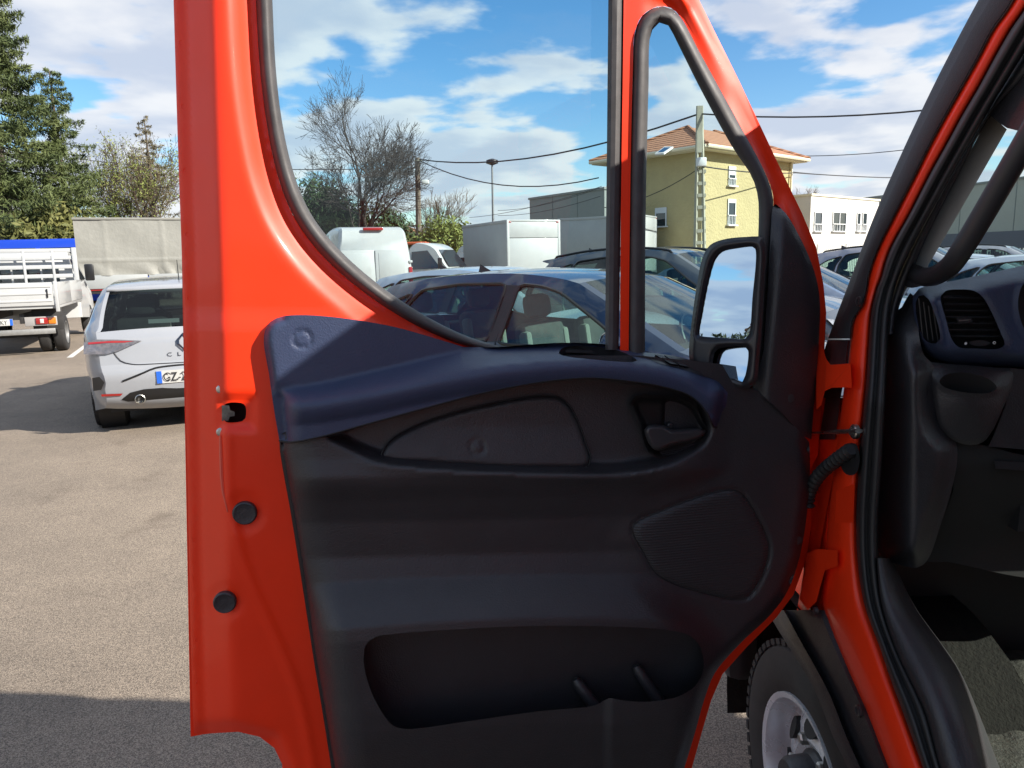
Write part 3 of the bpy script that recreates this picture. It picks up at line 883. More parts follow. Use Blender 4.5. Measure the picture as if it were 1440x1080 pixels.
# ---- bodywork beyond what the door hides: fender, bonnet, roof, passenger side, rear wall
T0 = PS(1412, -60); B0 = PS(1172, 476)
TL = T0 + (T0 - B0)*0.18 + Vector((0.03, 0.0, 0.0))
BL = B0 + Vector((0.03, 0.03, 0))
WY0, WY1 = BL.y, TL.y
ROOFZ = TL.z + 0.10
m = MB()
n = 24
arch = [(WC.y + 0.02 - 0.47*math.cos(math.pi*k/n), 0.34 + 0.47*math.sin(math.pi*k/n)) for k in range(n+1)]
pf = [q for q in arch if q[0] > 1.42 and q[1] > 0.55] + [(WC.y + 0.75, 0.45), (WC.y + 0.80, 0.80), (WC.y + 0.62, 1.02), (WC.y + 0.1, 1.16), (1.55, 1.26), (1.42, 1.28)]
m.prism(pf, lambda y, z, h: Vector((0.63 + h, y, z)), 0.0, 0.03); m.prism(pf, lambda y, z, h: Vector((2*XC - 0.63 - h, y, z)), 0.0, 0.03)
fo = MB(); fo.prism(pf, lambda y, z, h: Vector((0.63 + h, y, z)), 0.0, 0.03); fo.build('fender', RED, van, smooth=False)
fo = MB(); fo.prism(pf, lambda y, z, h: Vector((2*XC - 0.63 - h, y, z)), 0.0, 0.03); fo.build('fender', RED, van, smooth=False)
hy = [1.50, 1.70, WC.y + 0.30, WC.y + 0.62, WC.y + 0.78, WC.y + 0.82]; hzz = [1.275, 1.24, 1.13, 1.01, 0.80, 0.50]
v, f = [], []
for i, (y, z) in enumerate(zip(hy, hzz)):
    for j in range(13):
        t = j/12*2 - 1
        v.append((XC + t*0.98, y - (0.10*t**4 if i > 2 else 0), z - 0.05*abs(t)**3 + 0.02))
for i in range(len(hy)-1):
    for j in range(12):
        f.append((i*13+j, i*13+j+1, (i+1)*13+j+1, (i+1)*13+j))
mesh('bonnet', v, f, RED, van)
# roof
v, f = [], []
ry = [WY1 + 0.02, WY1 - 0.10, WY1 - 0.4, -0.2, -4.3]
for i, y in enumerate(ry):
    for j in range(17):
        t = j/16*2 - 1
        zc = ROOFZ + (0.06 if i > 0 else -0.015) + (0.05 if i > 1 else 0)
        v.append((XC + t*(XC - TL.x + 0.0), y + 0.10*(1 - t*t)*(1 if i == 0 else 0.5 if i == 1 else 0), zc - 0.16*abs(t)**5))
for i in range(len(ry)-1):
    for j in range(16):
        f.append((i*17+j, i*17+j+1, (i+1)*17+j+1, (i+1)*17+j))
mesh('roof', v, f, RED, van)
# header above the door opening and behind it the body side
m = MB(); m.prism([(WY1 - 0.02, ROOFZ - 0.20), (WY1 + 0.01, ROOFZ - 0.08), (WY1 - 0.2, ROOFZ - 0.03), (-0.2, ROOFZ - 0.03), (-0.2, ROOFZ - 0.14), (WY1 - 0.25, ROOFZ - 0.14)], lambda y, z, h: Vector((TL.x - 0.01 + h, y, z)), 0, 0.06)
m.build('roof_rail', RED, van, smooth=False)
side = [(0.05, 0.55), (0.14, 0.62), (0.10, 1.30), (0.02, 1.75), (-0.05, ROOFZ - 0.14), (-0.2, ROOFZ - 0.05), (-4.3, ROOFZ - 0.05), (-4.3, 0.45), (-3.2, 0.45), (-3.1, 0.75), (-2.85, 0.88), (-2.5, 0.88), (-2.25, 0.75), (-2.15, 0.45), (-0.05, 0.45)]
def sx(z): return 0.60 + 0.20*max(0.0, z - 1.32)
for sgn in (0, 1):
    m = MB(); m.prism(side, (lambda y, z, h: Vector((sx(z) + h, y, z))) if not sgn else (lambda y, z, h: Vector((2*XC - sx(z) - h, y, z))), 0, 0.05)
    m.build('body_side', RED, van, smooth=False)
m = MB(); m.box((0.70, -0.42, 0.5), (2.5, -0.38, ROOFZ - 0.06)); m.build('bulkhead', M('grey_lining', (0.16, 0.16, 0.16), 0.8), van, smooth=False)
m = MB(); m.box((0.62, -4.30, 0.5), (2.58, -4.26, ROOFZ - 0.06)); m.build('rear_door', RED, van, smooth=False)
wheel('rear_wheel', (0.74, -2.68, 0.352), 0.352, 0.215, van, rim=0.62)
wheel('rear_wheel', (2.46, -2.68, 0.352), 0.352, 0.215, van, rim=0.62, side=1)
wheel('front_wheel', (2*XC - WC.x, WC.y, 0.352), 0.352, 0.215, van, rim=0.62, side=1)
# passenger side: door, window, pillar
xr = 2*XC - 0.60
pd = [(0.05, 0.55), (1.30, 0.60), (1.42, 0.80), (1.42, 1.28), (1.30, 1.36), (0.10, 1.36)]
m = MB(); m.prism(pd, lambda y, z, h: Vector((xr - h, y, z)), 0, 0.07); m.build('passenger_door', RED, van, smooth=False)
m = MB(); m.tube([mirx(B0) + Vector((-0.02, 0.05, -0.05)), mirx(T0), mirx(TL)], 0.045, 8); m.build('passenger_pillar', BLK, van)
m = MB(); m.prism([(WY1 - 0.1, ROOFZ - 0.18), (WY1 - 0.1, ROOFZ - 0.06), (-0.2, ROOFZ - 0.06), (-0.2, ROOFZ - 0.18)], lambda y, z, h: Vector((2*XC - TL.x - h, y, z)), 0, 0.06); m.build('passenger_roof_rail', RED, van, smooth=False)
m = MB(); gw = [(0.10, 1.36), (1.30, 1.36), (WY1 - 0.08, ROOFZ - 0.18), (0.0, ROOFZ - 0.18)]
m.add([(2*XC - sx(z) - 0.02, y, z) for y, z in gw], [(0,1,2,3)]); m.build('passenger_window', glass('cab_glass', (0.86, 0.95, 0.93)), van, smooth=False)
# windscreen
v, f = [], []
W0 = PS(1300, 372); 
for i in range(9):
    s = i/8
    l = BL.lerp(TL, s)
    for j in range(17):
        t = j/16*2 - 1
        v.append((XC + t*(XC - l.x), l.y + 0.16*(1 - t*t)*(1 - 0.3*s) + 0.015, l.z))
for i in range(8):
    for j in range(16):
        f.append((i*17+j, i*17+j+1, (i+1)*17+j+1, (i+1)*17+j))
mesh('windscreen', v, f, MATS['cab_glass'], van)

# ---- inside: pillar trim, grab handle, dashboard
INP = lambda x, y, h: PS(x, y, h - 0.035)
TRIM_R = smooth_tab([(-60,1560),(0,1520),(60,1480),(110,1448),(165,1392),(250,1346),(330,1305),(355,1294),(380,1284),(410,1272),(440,1262),(470,1258)])
ystrip('pillar_trim', SEAL_R, TRIM_R, -60, 470, [(-0.2,-0.02),(0.0,0.012),(0.2,0.020),(0.55,0.016),(0.8,0.004),(1,-0.02),(1.02,-0.05)], INP, BLK, van, n=60)
GREY = M('grey_pillar_band', (0.60, 0.58, 0.55), 0.7, var=0.06, vscale=30)
slab('pillar_band', [(1284,384),(1292,356),(1300,338),(1345,250),(1392,160),(1416,182),(1370,262),(1322,345),(1306,372),(1300,392)], -0.055, -0.065, GREY)
m = MB()
gh = curve([(1284,384),(1296,389),(1314,388),(1336,374),(1356,346),(1385,298),(1420,238),(1450,186),(1470,150)], 7)
pts = [PS(x, y, -0.045 + 0.03*math.sin(min(1, i/10)*math.pi/2)) for i, (x, y) in enumerate(gh)]
m.tube(pts, [0.0155]*len(pts), 14)
m.build('grab_handle', BLK2, van)
slab('handle_foot', [(1388,158),(1404,140),(1440,86),(1520,20),(1540,150),(1450,176),(1432,184),(1416,180),(1404,172)], -0.022, -0.07, BLK)
slab('pillar_foot_panel', [(1258,418),(1263,398),(1270,382),(1277,376),(1288,394),(1276,404),(1268,418)], -0.04, -0.06, GREY)
slab('handle_foot', curve([(1268,392),(1284,372),(1300,378),(1312,392),(1296,402),(1276,404)], 6, True), -0.03, -0.062, BLK)

DY = 1.24
def PDY(x, y, h=0.0): return PY(x, y, DY - h)
DASH = curve([(1284,432),(1284,416),(1292,406),(1312,400),(1340,395),(1400,382),(1450,371),(1520,356),(1600,345)], 8) + [(1600,540)] + curve([(1500,528),(1440,517),(1380,514),(1335,511),(1308,501),(1294,484),(1287,460)], 8)
V1 = curve([(1288,424),(1292,416),(1299,415),(1306,421),(1314,440),(1321,464),(1322,477),(1316,483),(1303,480),(1295,468),(1289,446)], 5, True)
V2 = curve([(1323,416),(1330,409),(1350,407),(1370,409),(1382,418),(1394,438),(1408,470),(1413,484),(1405,490),(1370,490),(1348,488),(1339,478),(1330,448)], 5, True)
V3 = curve([(1432,420),(1440,398),(1460,388),(1560,378),(1560,500),(1470,490),(1445,470),(1434,445)], 6, True)
def dash_h(x, y):
    d = pdist(DASH, x, y)
    dv = np.minimum(np.minimum(pdist(V1, x, y), pdist(V2, x, y)), pdist(V3, x, y))
    top = np.interp(x, [1284,1340,1440,1600], [408,396,374,345])
    h = 0.050*(1 - (1 - np.clip(d/22.0, 0, 1))**2)
    h = h - 0.03*(1 - sst(0, 26, y - top))
    return h + 0.005*np.exp(-(dv/5.0)**2)
dash = relief('dashboard', DASH, dash_h, PDY, NAVY, van, step=4, holes=[V1, V2, V3], back=-0.22, hole_back=0.0)
slab('vent_box', V1, -0.002, -0.03, DEEP, dash, PDY); slab('vent_box', V2, -0.002, -0.03, DEEP, dash, PDY); slab('instrument_hood', V3, 0.0, -0.05, DEEP, dash, PDY)
for k in range(4):
    x0 = 1294 + k*6.2
    m = MB(); m.tube([PDY(x0 - 2 + k*0.6, 420 + k*5, 0.026), PDY(x0 + 4 + k*0.9, 478 + k*0.5, 0.026)], 0.0011, 6); m.build('vent_slat', BLK2, dash)
for k in range(7):
    y0 = 415 + k*9.0
    xl_ = interp(y0, [409,448,480,490], [1326,1331,1341,1350]); xr_ = interp(y0, [409,418,440,470,490], [1376,1382,1394,1407,1410])
    m = MB(); q = [PDY(xl_, y0, 0.020), PDY(xr_, y0 + 1, 0.020), PDY(xr_, y0 + 3.4, 0.036), PDY(xl_, y0 + 3.0, 0.036)]
    m.add(q + [p + Vector((0, 0, -0.0016)) for p in q], [(0,1,2,3),(4,7,6,5),(0,4,5,1),(1,5,6,2),(2,6,7,3),(3,7,4,0)]); m.build('vent_slat', BLK2, dash, smooth=False)
slab('vent_tab', [(1345,447),(1366,446),(1368,453),(1347,455)], 0.042, 0.034, BLK2, dash, PDY)
slab('vent_tab_inlay', [(1348,450),(1365,449),(1365.5,450.6),(1348.5,451.8)], 0.0432, 0.0418, STEEL, dash, PDY)
slab('vent_thumbwheel', curve([(1362,482),(1370,479),(1386,479),(1393,482),(1386,486),(1370,486)], 4, True), 0.046, 0.03, BLK2, dash, PDY)
m = MB(); m.lathe(PDY(1358, 483, 0.045), (0, -1, 0), [(0,0.0022),(0.0006,0.0022),(0.0007,0.0003)], 12); m.build('vent_mark', M('white_print', (0.8,0.8,0.8), 0.5), dash)
m = MB(); m.lathe(PDY(1398, 482, 0.045), (0, -1, 0), [(0,0.0014),(0,0.0024),(0.0006,0.0024),(0.0006,0.0014)], 12, cap=False); m.build('vent_mark', MATS['white_print'], dash)

slab('dash_backing', [(1290,440),(1600,380),(1600,650),(1340,640),(1300,560)], -0.06, -0.10, DEEP, dash, PDY)
# end of the dashboard, cup holder, lower panels
END = curve([(1236,470),(1248,446),(1268,432),(1280,412),(1290,420),(1292,470),(1300,500),(1314,516),(1314,560),(1322,598),(1344,622),(1346,648),(1338,690),(1322,740),(1304,788),(1290,798),(1264,794),(1240,782),(1226,740),(1224,640),(1228,540)], 8, True)
def end_h(x, y):
    d = pdist(END, x, y)
    return 0.030 + 0.030*sst(0, 30, d) - 0.10*(1 - sst(0, 60, x - np.interp(y, [410,470,540,800], [1264,1238,1230,1228])))
relief('dash_end', END, end_h, PDY, BLK, van, step=5, back=-0.25)
CUPP = curve([(1300,512),(1340,512),(1400,517),(1432,520),(1428,534),(1414,566),(1396,605),(1382,622),(1365,626),(1342,620),(1322,600),(1314,570),(1309,535)], 7, True)
CH = curve([(1321,536),(1328,528),(1345,524),(1370,526),(1392,534),(1402,545),(1396,551),(1370,553),(1342,549),(1326,543)], 4, True)
def cup_h(x, y):
    d = pdist(CUPP, x, y)
    return 0.028 + 0.030*np.sin(np.clip((x-1300)/130, 0, 1)*math.pi)*sst(505, 545, y)*(1 - 0.5*sst(560, 630, y)) - 0.004*(1 - sst(0, 5, d)) + 0.003*np.exp(-(pdist(CH, x, y)/4)**2)
cu = relief('cup_holder', CUPP, cup_h, PDY, BLK, van, step=4, holes=[CH], back=-0.04)
m = MB()
rim = [PDY(x, y, float(cup_h(np.array([x]), np.array([y]))[0])) for x, y in CH]
n = len(rim); cc_ = sum(rim, Vector())/n; fl = [cc_ + (p - cc_)*0.62 + Vector((0, 0.030, -0.040)) for p in rim]
m.add(rim + fl, [(i, (i+1) % n, n+(i+1) % n, n+i) for i in range(n)] + [tuple(range(n, 2*n))]); m.build('cup_well', DEEP, cu)
slab('dash_fascia', [(1420,518),(1600,530),(1600,640),(1440,632),(1390,628),(1398,610),(1414,570)], 0.03, -0.05, BLK, van, PDY)
LOWP = [(1344,622),(1390,628),(1440,640),(1600,650),(1600,820),(1440,812),(1330,790),(1305,790),(1322,740),(1340,690)]
relief('knee_panel', curve(LOWP, 12, True), lambda x, y: 0.02 - 0.10*sst(640, 800, y), PDY, M('footwell_trim', (0.018, 0.018, 0.018), 0.8), van, step=8, back=-0.12)
slab('bonnet_release', [(1398,648),(1440,650),(1480,652),(1480,664),(1440,662),(1400,659)], 0.035, 0.0, BLK2, van, PDY)
m = MB(); m.box((0.70, 1.56, 0.55), (2.5, 1.60, 1.25)); m.build('firewall', DEEP, van, smooth=False)
m = MB(); m.box((0.90, 1.26, 1.06), (2.55, 1.50, 1.38)); m.build('dash_core', DEEP, van, smooth=False)
# sill: black step trim, floor and mat
ST_R = smooth_tab([(780,1252),(806,1263),(855,1287),(907,1324),(943,1348),(998,1373),(1053,1394),(1080,1404),(1200,1440)])
ystrip('sill_trim', SEAL_R, ST_R, 785, 1200, [(-0.1,-0.01),(0,0.004),(0.10,0.008),(0.35,-0.004),(0.7,-0.045),(0.92,-0.10),(1,-0.13),(1.02,-0.17)], PS, BLK, van, n=60)
MATF = M('worn_rubber_mat', (0.018, 0.018, 0.015), 0.75, col2=(0.052, 0.052, 0.042), vscale=45, bump=0.9, bscale=150, bdist=0.004)
FZ = 0.66
m = MB(); m.bbox((0.74, -0.35, FZ - 0.06), (2.50, 1.56, FZ), 0.01); m.build('cab_floor', MATF, van)
v, f = [], []
nu, nv = 110, 130
for i in range(nu+1):
    for j in range(nv+1):
        x = 0.762 + 0.90*i/nu; y = 0.15 + 1.38*j/nv
        lip = 0.020*max(0, 1 - (x - 0.762)/0.03)
        v.append((x, y, FZ + 0.012 + lip + 0.003*math.sin(x*31 + 3*math.sin(y*9))*math.sin(y*27 + 2*math.sin(x*13)) + 0.0022*math.sin(x*83 + y*31)*math.sin(y*97 - x*41)))
for i in range(nu):
    for j in range(nv):
        f.append((i*(nv+1)+j, (i+1)*(nv+1)+j, (i+1)*(nv+1)+j+1, i*(nv+1)+j+1))
mesh('floor_mat', v, f, MATF, van)
m = MB()
sb = Matrix.Translation((1.12, 0.02, 0))
m.bbox((0.86, -0.30, 0.95), (1.38, 0.28, 1.10), 0.05); m.build('seat_cushion', M('seat_fabric', (0.03,0.03,0.035), 0.9, bump=0.5, bscale=400), van)
m = MB(); m.bbox((0.88, -0.36, 1.08), (1.36, -0.22, 1.72), 0.06); m.build('seat_backrest', MATS['seat_fabric'], van)
m = MB(); m.bbox((0.95, -0.25, FZ), (1.30, 0.20, 0.96), 0.02); m.build('seat_base', BLK, van)
# ================================================================ parked cars
CARGLASS = glass('car_glass', (0.55, 0.69, 0.65), ior=1.6)
TRIMB = M('car_black_trim', (0.012, 0.012, 0.013), 0.35)
CABIN = M('car_cabin', (0.035, 0.034, 0.034), 0.85)
SEATL = M('car_seat', (0.09, 0.09, 0.088), 0.85, var=0.2, vscale=12)
SEATP = M('car_seat_bolster', (0.30, 0.30, 0.27), 0.85)
CHROME = M('chrome', (0.75, 0.76, 0.78), 0.12, metal=1.0)
TAIL = M('tail_lamp_red', (0.30, 0.012, 0.010), 0.12, coat=1.0)
LAMPG = M('lamp_clear', (0.35, 0.36, 0.38), 0.10, metal=0.6, coat=1.0, var=0.5, vscale=30)
PLATE = M('plate_white', (0.50, 0.50, 0.48), 0.45)
EUBLUE = M('plate_blue', (0.02, 0.12, 0.55), 0.45)
INK = M('plate_ink', (0.012, 0.012, 0.013), 0.5)
CARWHEEL = (M('car_tyre', (0.022, 0.021, 0.021), 0.82, var=0.2, vscale=25), ALU, TRIMB)
def paint(name, col, metal=0.0, rough=0.35):
    return M(name, col, rough, metal=metal, coat=1.0, var=0.03, vscale=4, coatr=0.03, bump=0.008, bscale=3.0, bdist=0.01)
HATCH = dict(L=4.05, W=1.80, belt=[(0,0.98),(1.0,0.97),(3.0,0.92),(4.05,0.80)], lean=0.42,
    seg=[('rear_bumper', [(0.16,0.26),(0.06,0.33),(0.02,0.46),(0.00,0.58),(0.03,0.68)]),
         ('tailgate', [(0.03,0.68),(0.045,0.80),(0.06,0.90),(0.10,0.985)]),
         ('rear_window', [(0.10,0.985),(0.24,1.13),(0.40,1.29),(0.47,1.345)]),
         ('roof', [(0.47,1.345),(0.44,1.365),(0.60,1.395),(1.10,1.430),(1.70,1.440),(2.15,1.405),(2.32,1.375)]),
         ('windscreen', [(2.32,1.375),(2.70,1.20),(3.08,1.00)]),
         ('bonnet', [(3.08,1.00),(3.20,0.965),(3.60,0.89),(3.88,0.79)]),
         ('front_bumper', [(3.88,0.79),(3.99,0.68),(4.05,0.52),(4.04,0.34),(3.94,0.22)])],
    win=[[(2.90,1.00),(2.55,1.19),(2.22,1.335),(1.95,1.365),(1.80,1.37),(1.78,0.985)], [(1.70,0.985),(1.71,1.37),(1.30,1.36),(0.98,1.32),(0.86,1.22),(0.84,1.02)], [(0.78,1.04),(0.80,1.20),(0.88,1.30),(0.70,1.24),(0.58,1.14),(0.60,1.08)]],
    wheels=(0.74, 3.30), wr=0.325, mirror=(2.80, 1.00), doors=[(1.74,0.30,1.37),(2.82,0.30,0.99),(0.92,0.55,1.0)])
COMPACT = dict(L=4.35, W=1.82, belt=[(0,1.00),(1.0,1.00),(3.0,0.95),(4.35,0.82)], lean=0.46,
    seg=[('rear_bumper', [(0.18,0.26),(0.05,0.35),(0.00,0.50),(0.02,0.66)]),
         ('tailgate', [(0.02,0.66),(0.05,0.85),(0.12,1.02)]),
         ('rear_window', [(0.12,1.02),(0.34,1.18),(0.60,1.335)]),
         ('roof', [(0.60,1.335),(0.62,1.355),(0.95,1.415),(1.50,1.458),(2.00,1.462),(2.40,1.425),(2.55,1.395)]),
         ('windscreen', [(2.55,1.395),(2.95,1.21),(3.38,1.00)]),
         ('bonnet', [(3.38,1.00),(3.50,0.97),(3.90,0.90),(4.18,0.79)]),
         ('front_bumper', [(4.18,0.79),(4.30,0.66),(4.35,0.50),(4.33,0.34),(4.22,0.22)])],
    win=[[(3.12,0.985),(2.80,1.16),(2.46,1.335),(2.28,1.378),(2.08,1.392),(2.03,0.985)], [(1.93,0.985),(1.96,1.395),(1.50,1.39),(1.10,1.345),(0.98,1.22),(0.95,1.01)], [(0.89,1.02),(0.92,1.20),(1.02,1.32),(0.80,1.25),(0.62,1.13),(0.64,1.07)]],
    wheels=(0.80, 3.47), wr=0.325, mirror=(3.00, 1.00), doors=[(1.98,0.30,1.39),(3.08,0.30,0.985),(1.02,0.55,1.0)])
CROSS = dict(L=4.45, W=1.86, belt=[(0,1.10),(1.0,1.08),(3.0,1.04),(4.45,0.92)], lean=0.42,
    seg=[('rear_bumper', [(0.16,0.34),(0.05,0.45),(0.00,0.62),(0.02,0.78)]),
         ('tailgate', [(0.02,0.78),(0.05,0.95),(0.12,1.12)]),
         ('rear_window', [(0.12,1.12),(0.32,1.32),(0.50,1.50)]),
         ('roof', [(0.50,1.50),(0.36,1.535),(0.60,1.57),(1.10,1.635),(1.70,1.66),(2.20,1.63),(2.42,1.585)]),
         ('windscreen', [(2.42,1.585),(2.85,1.35),(3.25,1.10)]),
         ('bonnet', [(3.25,1.10),(3.40,1.07),(3.90,1.02),(4.24,0.92)]),
         ('front_bumper', [(4.24,0.92),(4.40,0.78),(4.45,0.60),(4.43,0.40),(4.32,0.28)])],
    win=[[(3.02,1.09),(2.70,1.28),(2.34,1.51),(2.15,1.555),(1.95,1.575),(1.92,1.09)], [(1.83,1.09),(1.86,1.58),(1.40,1.565),(1.02,1.52),(0.92,1.35),(0.90,1.12)], [(0.84,1.13),(0.87,1.34),(0.97,1.50),(0.70,1.42),(0.48,1.27),(0.52,1.18)]],
    wheels=(0.84, 3.48), wr=0.345, mirror=(2.92, 1.10), doors=[(1.88,0.36,1.57),(2.98,0.36,1.09),(0.96,0.62,1.1)], rails=True)

def car(name, spec, pm, detail=2, rear=None, glassm=None, rwin=0.88):
    """a car in its own frame: Y forward from the tail, X to the right, wheels on z = 0. detail 2: with cabin, seams and slots"""
    CARGLASS = glassm or MATS['car_glass']
    root = empty(name)
    L, W = spec['L'], spec['W']
    H2 = W/2
    by, bz = [q[0] for q in spec['belt']], [q[1] for q in spec['belt']]
    segs = [(nm, curve(p, 0.045)) for nm, p in spec['seg']]
    per = []
    for nm, p in segs:
        per += p if not per else p[1:]
    pa = np.array(per)
    def hw(y, z):
        y = np.asarray(y, float); z = np.asarray(z, float)
        belt = np.interp(y, by, bz)
        g = np.full(np.broadcast(y, z).shape, H2)
        up = np.clip(z - belt, 0, None)
        g = g - 0.02*sst(0, 0.05, up) - spec['lean']*up
        g = g - 0.035*np.clip((0.62 - z)/0.35, 0, 1)**1.5 - 0.012*np.clip((z - 0.62)/(belt - 0.62), 0, 1)**2
        g = g - 0.014*np.exp(-((z - 0.55*belt)/0.05)**2)          # a soft crease along the flank
        e = np.clip((np.abs(y - L/2) - 0.33*L)/(0.17*L), 0, 1)
        g = g - 0.14*e**2.4
        d = pdist(per, y, z, False)
        g = g - 0.055*(1 - np.sqrt(np.clip(1 - (1 - np.clip(d/0.085, 0, 1))**2, 0, 1)))
        return g
    wr = spec['wr']
    bot = []
    for wy in spec['wheels'][::-1]:
        for k in range(13):
            an = math.pi*k/12
            bot.append((wy + (wr + 0.055)*math.cos(an), 0.27 + (wr + 0.055 + wr - 0.27)*math.sin(an)*0.93))
    out = [tuple(p) for p in per] + [(spec['wheels'][1] + wr + 0.055, 0.215)] + bot[:13] + [(spec['wheels'][1] - wr - 0.055, 0.20), (spec['wheels'][0] + wr + 0.055, 0.20)] + bot[13:] + [(spec['wheels'][0] - wr - 0.055, 0.215)]
    wins = [curve(q, 0.04, True) for q in spec['win']]
    def tight(q):      # polygon with only lightly rounded corners
        o = []
        n = len(q)
        for i in range(n):
            p0, p1, p2 = np.array(q[i-1]), np.array(q[i]), np.array(q[(i+1) % n])
            a = p1 + (p0-p1)*min(0.35, 0.05/np.linalg.norm(p0-p1)); b = p1 + (p2-p1)*min(0.35, 0.05/np.linalg.norm(p2-p1))
            o += [tuple(a), tuple(0.25*a + 0.5*p1 + 0.25*b), tuple(b)]
        return o
    wins = [tight(q) for q in spec['win']]
    for sgn in (-1, 1):
        fn = lambda y, z, h, s=sgn: Vector((s*(float(hw(np.array([y]), np.array([z]))[0]) + h), y, z))
        def fnv(xs, ys, hs, s=sgn):
            g = hw(np.array(xs), np.array(ys))
            return [Vector((s*(float(a) + float(h)), float(y), float(z))) for a, y, z, h in zip(g, xs, ys, hs)]
        relief('body_side', out, lambda y, z: 0*y, fn, pm, root, step=0.075, holes=wins, back=None, vec=fnv)
        for q in wins:
            relief('side_window', q, lambda y, z: 0*y - 0.006, fn, CARGLASS, root, step=0.12, vec=fnv)
        if detail > 0:
            lp = [wins[0], wins[1], wins[2]]
            for q in lp:
                m = MB(); m.tube(fnv([a_[0] for a_ in q + q[:1]], [a_[1] for a_ in q + q[:1]], [0.002]*(len(q)+1)), 0.012, 5, cap=False); m.build('window_trim', TRIMB, root)
        if detail > 0:
            a0 = spec['win'][0]; a1 = spec['win'][1]
            pq = [(a0[-1][0] + 0.01, a0[-1][1] + 0.01), (a0[-2][0] + 0.01, a0[-2][1] - 0.01), (a1[1][0] - 0.01, a1[1][1] - 0.01), (a1[0][0] - 0.01, a1[0][1] + 0.01)]
            relief('pillar_cover', pq, lambda y, z: 0*y + 0.004, fn, TRIMB, root, step=0.1, vec=fnv)
        if detail > 1:
            for (sy, z0, z1) in spec['doors']:
                m = MB(); zs = np.linspace(z0, z1, 9); m.tube([fn(sy + 0.03*math.sin((z-z0)*2), z, -0.0022) for z in zs], 0.0040, 4, cap=False); m.build('door_gap', TRIMB, root)
            for sy in (spec['doors'][0][0] + 0.12, spec['doors'][2][0] + 0.16):
                m = MB(); bb = interp(sy, by, bz) - 0.12
                m.tube([fn(sy, bb, 0.012), fn(sy + 0.06, bb + 0.006, 0.03), fn(sy + 0.16, bb + 0.006, 0.03), fn(sy + 0.21, bb, 0.012)], 0.012, 6, flat=0.8); m.build('door_handle', pm, root)
        m = MB(); m.bbox((sgn*(H2 - 0.05) - 0.02, spec['wheels'][0] + wr + 0.06, 0.17), (sgn*(H2 - 0.05) + 0.02, spec['wheels'][1] - wr - 0.06, 0.26), 0.015); m.build('sill', TRIMB, root)
        # mirror
        my, mz = spec['mirror']
        mx = float(hw(np.array([my]), np.array([mz]))[0])
        bm = bmesh.new(); bmesh.ops.create_uvsphere(bm, u_segments=16, v_segments=10, radius=1.0)
        vs_ = []
        for v in bm.verts:
            c = v.co
            vs_.append((sgn*(mx + 0.125 + c.x*0.105), my + 0.02 + c.y*0.062*(1 if c.y > 0 else 0.35) , mz + 0.055 + c.z*0.072 - 0.02*abs(c.x)))
        bm.verts.index_update()
        fs = [tuple(q.index for q in p.verts) for p in bm.faces]; bm.free()
        mo = mesh('wing_mirror', vs_, fs, pm, root)
        m = MB(); m.tube([(sgn*(mx - 0.01), my + 0.02, mz - 0.01), (sgn*(mx + 0.08), my + 0.02, mz + 0.01)], 0.022, 8); m.build('mirror_foot', TRIMB, mo)
        m = MB(); c = (sgn*(mx + 0.125), my - 0.008, mz + 0.05); m.lathe(c, (0, -1, 0), [(0,0.068),(0.004,0.066),(0.0045,0.001)], 16); m.build('mirror_glass', LAMPG, mo)
        for wy in spec['wheels']:
            wheel('wheel', (sgn*(H2 - 0.125), wy, wr), wr, 0.205, root, side=sgn, rim=0.66, mats=CARWHEEL, detail=detail > 1, slots=10)
        # dark wheel wells
            m = MB(); m.lathe((sgn*(H2 - 0.30), wy, wr + 0.02), (sgn, 0, 0), [(0, 0.01), (0, wr + 0.07), (0.22, wr + 0.075)], 24, cap=False); m.build('wheel_well', DEEP, root)
    # skin from side to side
    crown = lambda t: (1 - np.abs(t)**2.2)
    nj = 15
    ts = np.linspace(-1, 1, nj)
    for nm, p in segs:
        p = np.array(p)
        g = hw(p[:, 0], p[:, 1])
        tx = np.gradient(p[:, 0]); tz = np.gradient(p[:, 1])
        ln = np.hypot(tx, tz); nx, nz = -tz/ln, tx/ln                   # outward: left of travel rear->top->front
        amp = {'roof': 0.030, 'windscreen': 0.045, 'rear_window': 0.05, 'tailgate': 0.05, 'bonnet': 0.035}.get(nm, 0.05)
        # pillars beside the panes keep the paint colour
        edge = {'windscreen': 0.90, 'rear_window': rwin}.get(nm)
        def build(nm2, tsx, mat, off=0.0):
            v, f = [], []
            for i in range(len(p)):
                for t in tsx:
                    e = amp*crown(t)
                    v.append((t*g[i], p[i, 0] + nx[i]*(e + off), p[i, 1] + nz[i]*(e + off)))
            q = len(tsx)
            for i in range(len(p)-1):
                for j in range(q-1):
                    f.append((i*q+j, i*q+j+1, (i+1)*q+j+1, (i+1)*q+j))
            return mesh(nm2, v, f, mat, root)
        if edge:
            build(nm, np.linspace(-edge, edge, nj), CARGLASS, -0.004)
            build(nm + '_pillar', np.array([-1, -0.97, -edge]), pm); build(nm + '_pillar', np.array([edge, 0.97, 1]), pm)
        else:
            build(nm, ts, pm)
    if detail > 0:
        # cabin: floor tub, seats, headrests, dashboard
        belt = interp(1.5, by, bz)
        y0, y1 = spec['seg'][2][1][0][0] + 0.25, spec['mirror'][0] + 0.15
        m = MB(); m.box((-H2 + 0.12, y0, 0.26), (H2 - 0.12, y1 + 0.3, 0.40)); m.build('cabin_floor', CABIN, root, smooth=False)
        m = MB(); m.bbox((-H2 + 0.13, y1 - 0.10, 0.40), (H2 - 0.13, y1 + 0.38, belt - 0.01), 0.05); m.build('cabin_dashboard', CABIN, root)
        m = MB(); m.bbox((-H2 + 0.12, y0 - 0.12, 0.30), (H2 - 0.12, y0 + 0.06, belt + 0.0), 0.03); m.build('parcel_shelf', CABIN, root)
